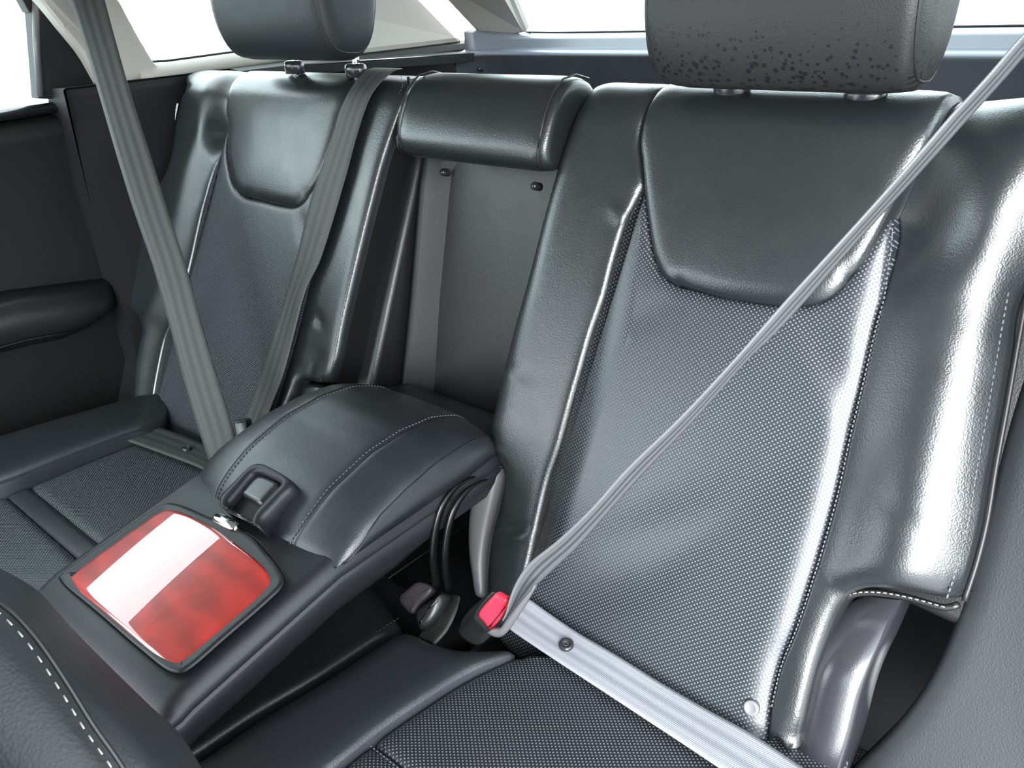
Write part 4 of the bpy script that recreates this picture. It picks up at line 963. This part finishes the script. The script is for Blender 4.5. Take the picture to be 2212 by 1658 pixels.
fbn2 = strap_frame([over_seat(p, .008) for p in lu2], [over_seat(p, .008) for p in ll2], .66, .5, .0015)
lathe('strap_button', [(0, .0024), (.004, .0024), (.0045, .0034), (.0066, .0034), (.0078, .002), (.008, -.004)], fbn2, M['plastic_gloss'], B2, 20)
B3 = thing('seat_belt', 'grey centre seat belt lying over the shoulder of the far backrest down to the armrest', 'seat belt', (-.20, .74, .86))
cL = [(757, 194), (735, 240), (716, 305), (677, 412), (642, 552), (618, 638), (583, 747), (552, 840), (527, 910), (515, 945)]
cR = [(812, 190), (793, 226), (770, 296), (747, 381), (692, 560), (661, 626), (634, 727), (611, 813), (583, 887), (566, 940)]
def on_seat(p, lift): q = unproj(p, FB, base_back, lift); return np.array(FB @ Vector((q[0], q[1], float(base_back(q[0], q[1])) + lift)))
CLp = [on_seat(p, .009 + .002 * min(1, max(0, (p[1] - 240) / 300))) for p in cL]; CRp = [on_seat(p, .009 + .002 * min(1, max(0, (p[1] - 240) / 300))) for p in cR]
ua, ub2 = U((757, 200)), U((812, 200))
top = []
for w_, v_ in ((-.052, VT + .006), (-.035, VT + .003), (-.020, VT - .006)):
    top.append((np.array(FB @ Vector((ua + .012, v_, w_ + .008))), np.array(FB @ Vector((ub2 + .016, v_, w_ + .008)))))
strap('strap', [t[0] for t in top[1:]] + CLp, [t[1] for t in top[1:]] + CRp, M['belt'], B3, ds=.010)
# slot the strap comes out of, on top of the backrest
sq = FB @ Vector(((ua + ub2) / 2 + .012, VT - .004, -.058))
box('belt_guide', (-.045, -.012, -.006), (.045, .016, .006), M['plastic_gloss'], LB, .004, Matrix.Translation(sq))
# far buckle, mostly behind the armrest
KB = thing('seat_belt_buckle', 'small black buckle end between the far seat belts behind the armrest', 'buckle', tuple(atY((520, 935), .49)))
q = atY((523, 928), .50); fk2 = frame_n(q, (.3, -.2, -1), (.5, -.6, .5))
box('housing', (-.014, -.010, -.02), (.05, .010, .004), M['plastic'], KB, .004, fk2)
# centre buckle webbing on the near side of the console
KC = thing('seat_belt_buckle', 'dark centre buckle on a frayed webbing stalk between the console and near cushion', 'buckle', tuple(atZ((940, 1370), .37)))
wl_ = [atY((955, 1282), .50), atY((948, 1310), .478), atY((930, 1345), .455), atY((905, 1378), .432)]
wr_ = [atY((993, 1288), .49), atY((985, 1318), .468), atY((965, 1360), .445), atY((938, 1392), .426)]
strap('stalk', wl_, wr_, M['belt'], KC, th=.003, ds=.006)
hb = [(898, 1318), (920, 1300), (952, 1281), (955, 1292), (944, 1325), (925, 1352), (908, 1362), (898, 1345)]
fh = frame_n(atY((925, 1322), .452), (.8, .2, .1), CAM - atY((925, 1322), .452))
hu = np.array(closed([hit(p, fh, 0) for p in hb], .004))
loft('housing', [[fh @ Vector((*p, z)) for p in P] for P, z in ((grow(hu, .001), -.03), (hu, -.004), (grow(hu, -.002), .001), (grow(hu, -.006), .0035), (grow(hu, -.010), .004))], M['plastic'], KC)
fp = [(862, 1292), (880, 1272), (902, 1256), (932, 1268), (930, 1280), (905, 1306), (890, 1325), (878, 1318)]
fq = frame_n(atY((897, 1290), .462), (.8, .2, .1), CAM - atY((897, 1290), .462))
pu = np.array(closed([hit(p, fq, 0) for p in fp], .004))
loft('flap', [[fq @ Vector((*p, z)) for p in P] for P, z in ((pu, -.012), (pu, -.001), (grow(pu, -.0015), .0008), (grow(pu, -.006), .0012))], M['plastic_brown'], KC)
# trough between the seat units
tag(box('trim_16', (-.10, .46, .06), (.27, .80, .20), M['black'], bevel=.01), 'black gap filler behind the buckles', kind='structure')

# ------------------------------------------------------------------ front seat corner
FS = thing('front_seat', 'soft dark leather shoulder of the front seat with a pale stitched seam', 'seat', (.35, -.02, .40))
oF = CAM + ray(190, 1460) * .385
eF = Vector(CAM + ray(400, 1640) * .40) - Vector(CAM + ray(0, 1238) * .40)
fF = frame_n(oF, eF, Vector(CAM - oF).normalized() + Vector((.15, -.35, .55)))
sil = [(-420, 1110), (-250, 1140), (-120, 1175), (0, 1238), (60, 1278), (125, 1333), (190, 1393), (250, 1455), (310, 1525), (360, 1588), (410, 1650), (470, 1740), (520, 1840)]
bow_ = lambda x: math.sin(math.pi * min(1, max(0, (x + 20) / 430)))
se = [tuple(hit((p[0] - 34 - 26 * bow_(p[0]), p[1] + 34 + 26 * bow_(p[0])), fF, -.004)) for p in sil]
far = [tuple(hit(p, fF, 0)) for p in ((300, 2150), (-100, 2050), (-500, 1750), (-520, 1400))]
sm_ = [(-300, 1225), (-100, 1262), (0, 1305), (45, 1345), (90, 1400), (150, 1490), (200, 1570), (250, 1640), (290, 1705), (350, 1830)]
su = np.array(spline([hit(p, fF, 0) for p in sm_], .006))
def seam_groove(u, v, d):
    P = np.stack([u, v], 1); dd_ = seg_dist(P, su[:-1], su[1:]); return -.0028 * np.exp(-(dd_ / .0035) ** 2)
cushion('shoulder', fF, [(se, .024, .034), ([se[-1], far[0]], .02, .04), (far, .04, .06), ([far[-1], se[0]], .02, .04)], M['leather_front'], FS, base_flat, skirt=.11, bulge=seam_groove, sp=.006, ds=.006)
sq_ = np.array(spline([hit((x - 14, y + 9), fF, 0) for x, y in sm_], .004))
dd_ = None
stitches('seam_stitching', [fF @ Vector((q_[0], q_[1], .0004)) for q_ in sq_], .00045, M['thread_pale'], FS, .0062, .5)
tube('seam', [fF @ Vector((q_[0], q_[1], -.0030)) for q_ in su], .0011, M['piping'], FS, 5)
# the body of that seat's backrest, leaning back
rg = []
for x in np.concatenate([[.085, .09, .10, .12], np.linspace(.16, .46, 9), [.50, .53, .545, .55]]):
    e = np.clip((abs(x - .3175) - .17) / .0625, 0, 1); k = math.sqrt(max(0, 1 - e * e)); top_ = .99 - .10 * (1 - k) - .05 * max(0, (x - .40) / .15)
    rg.append([(x, yy - .04 * (1 - k) * sg, zz if zz < .5 else .5 + (zz - .5) * (top_ - .5) / .49) for yy, zz, sg in ((-.20, .32, -1), (-.16, .60, -1), (-.13, .88, -1), (-.11, .97, -1), (-.06, .99, 0), (-.015, .97, 1), (-.005, .90, 1), (.0, .70, 1), (-.02, .50, 1), (-.06, .32, 1))])
loft('backrest_body', rg, M['leather_front'], FS)
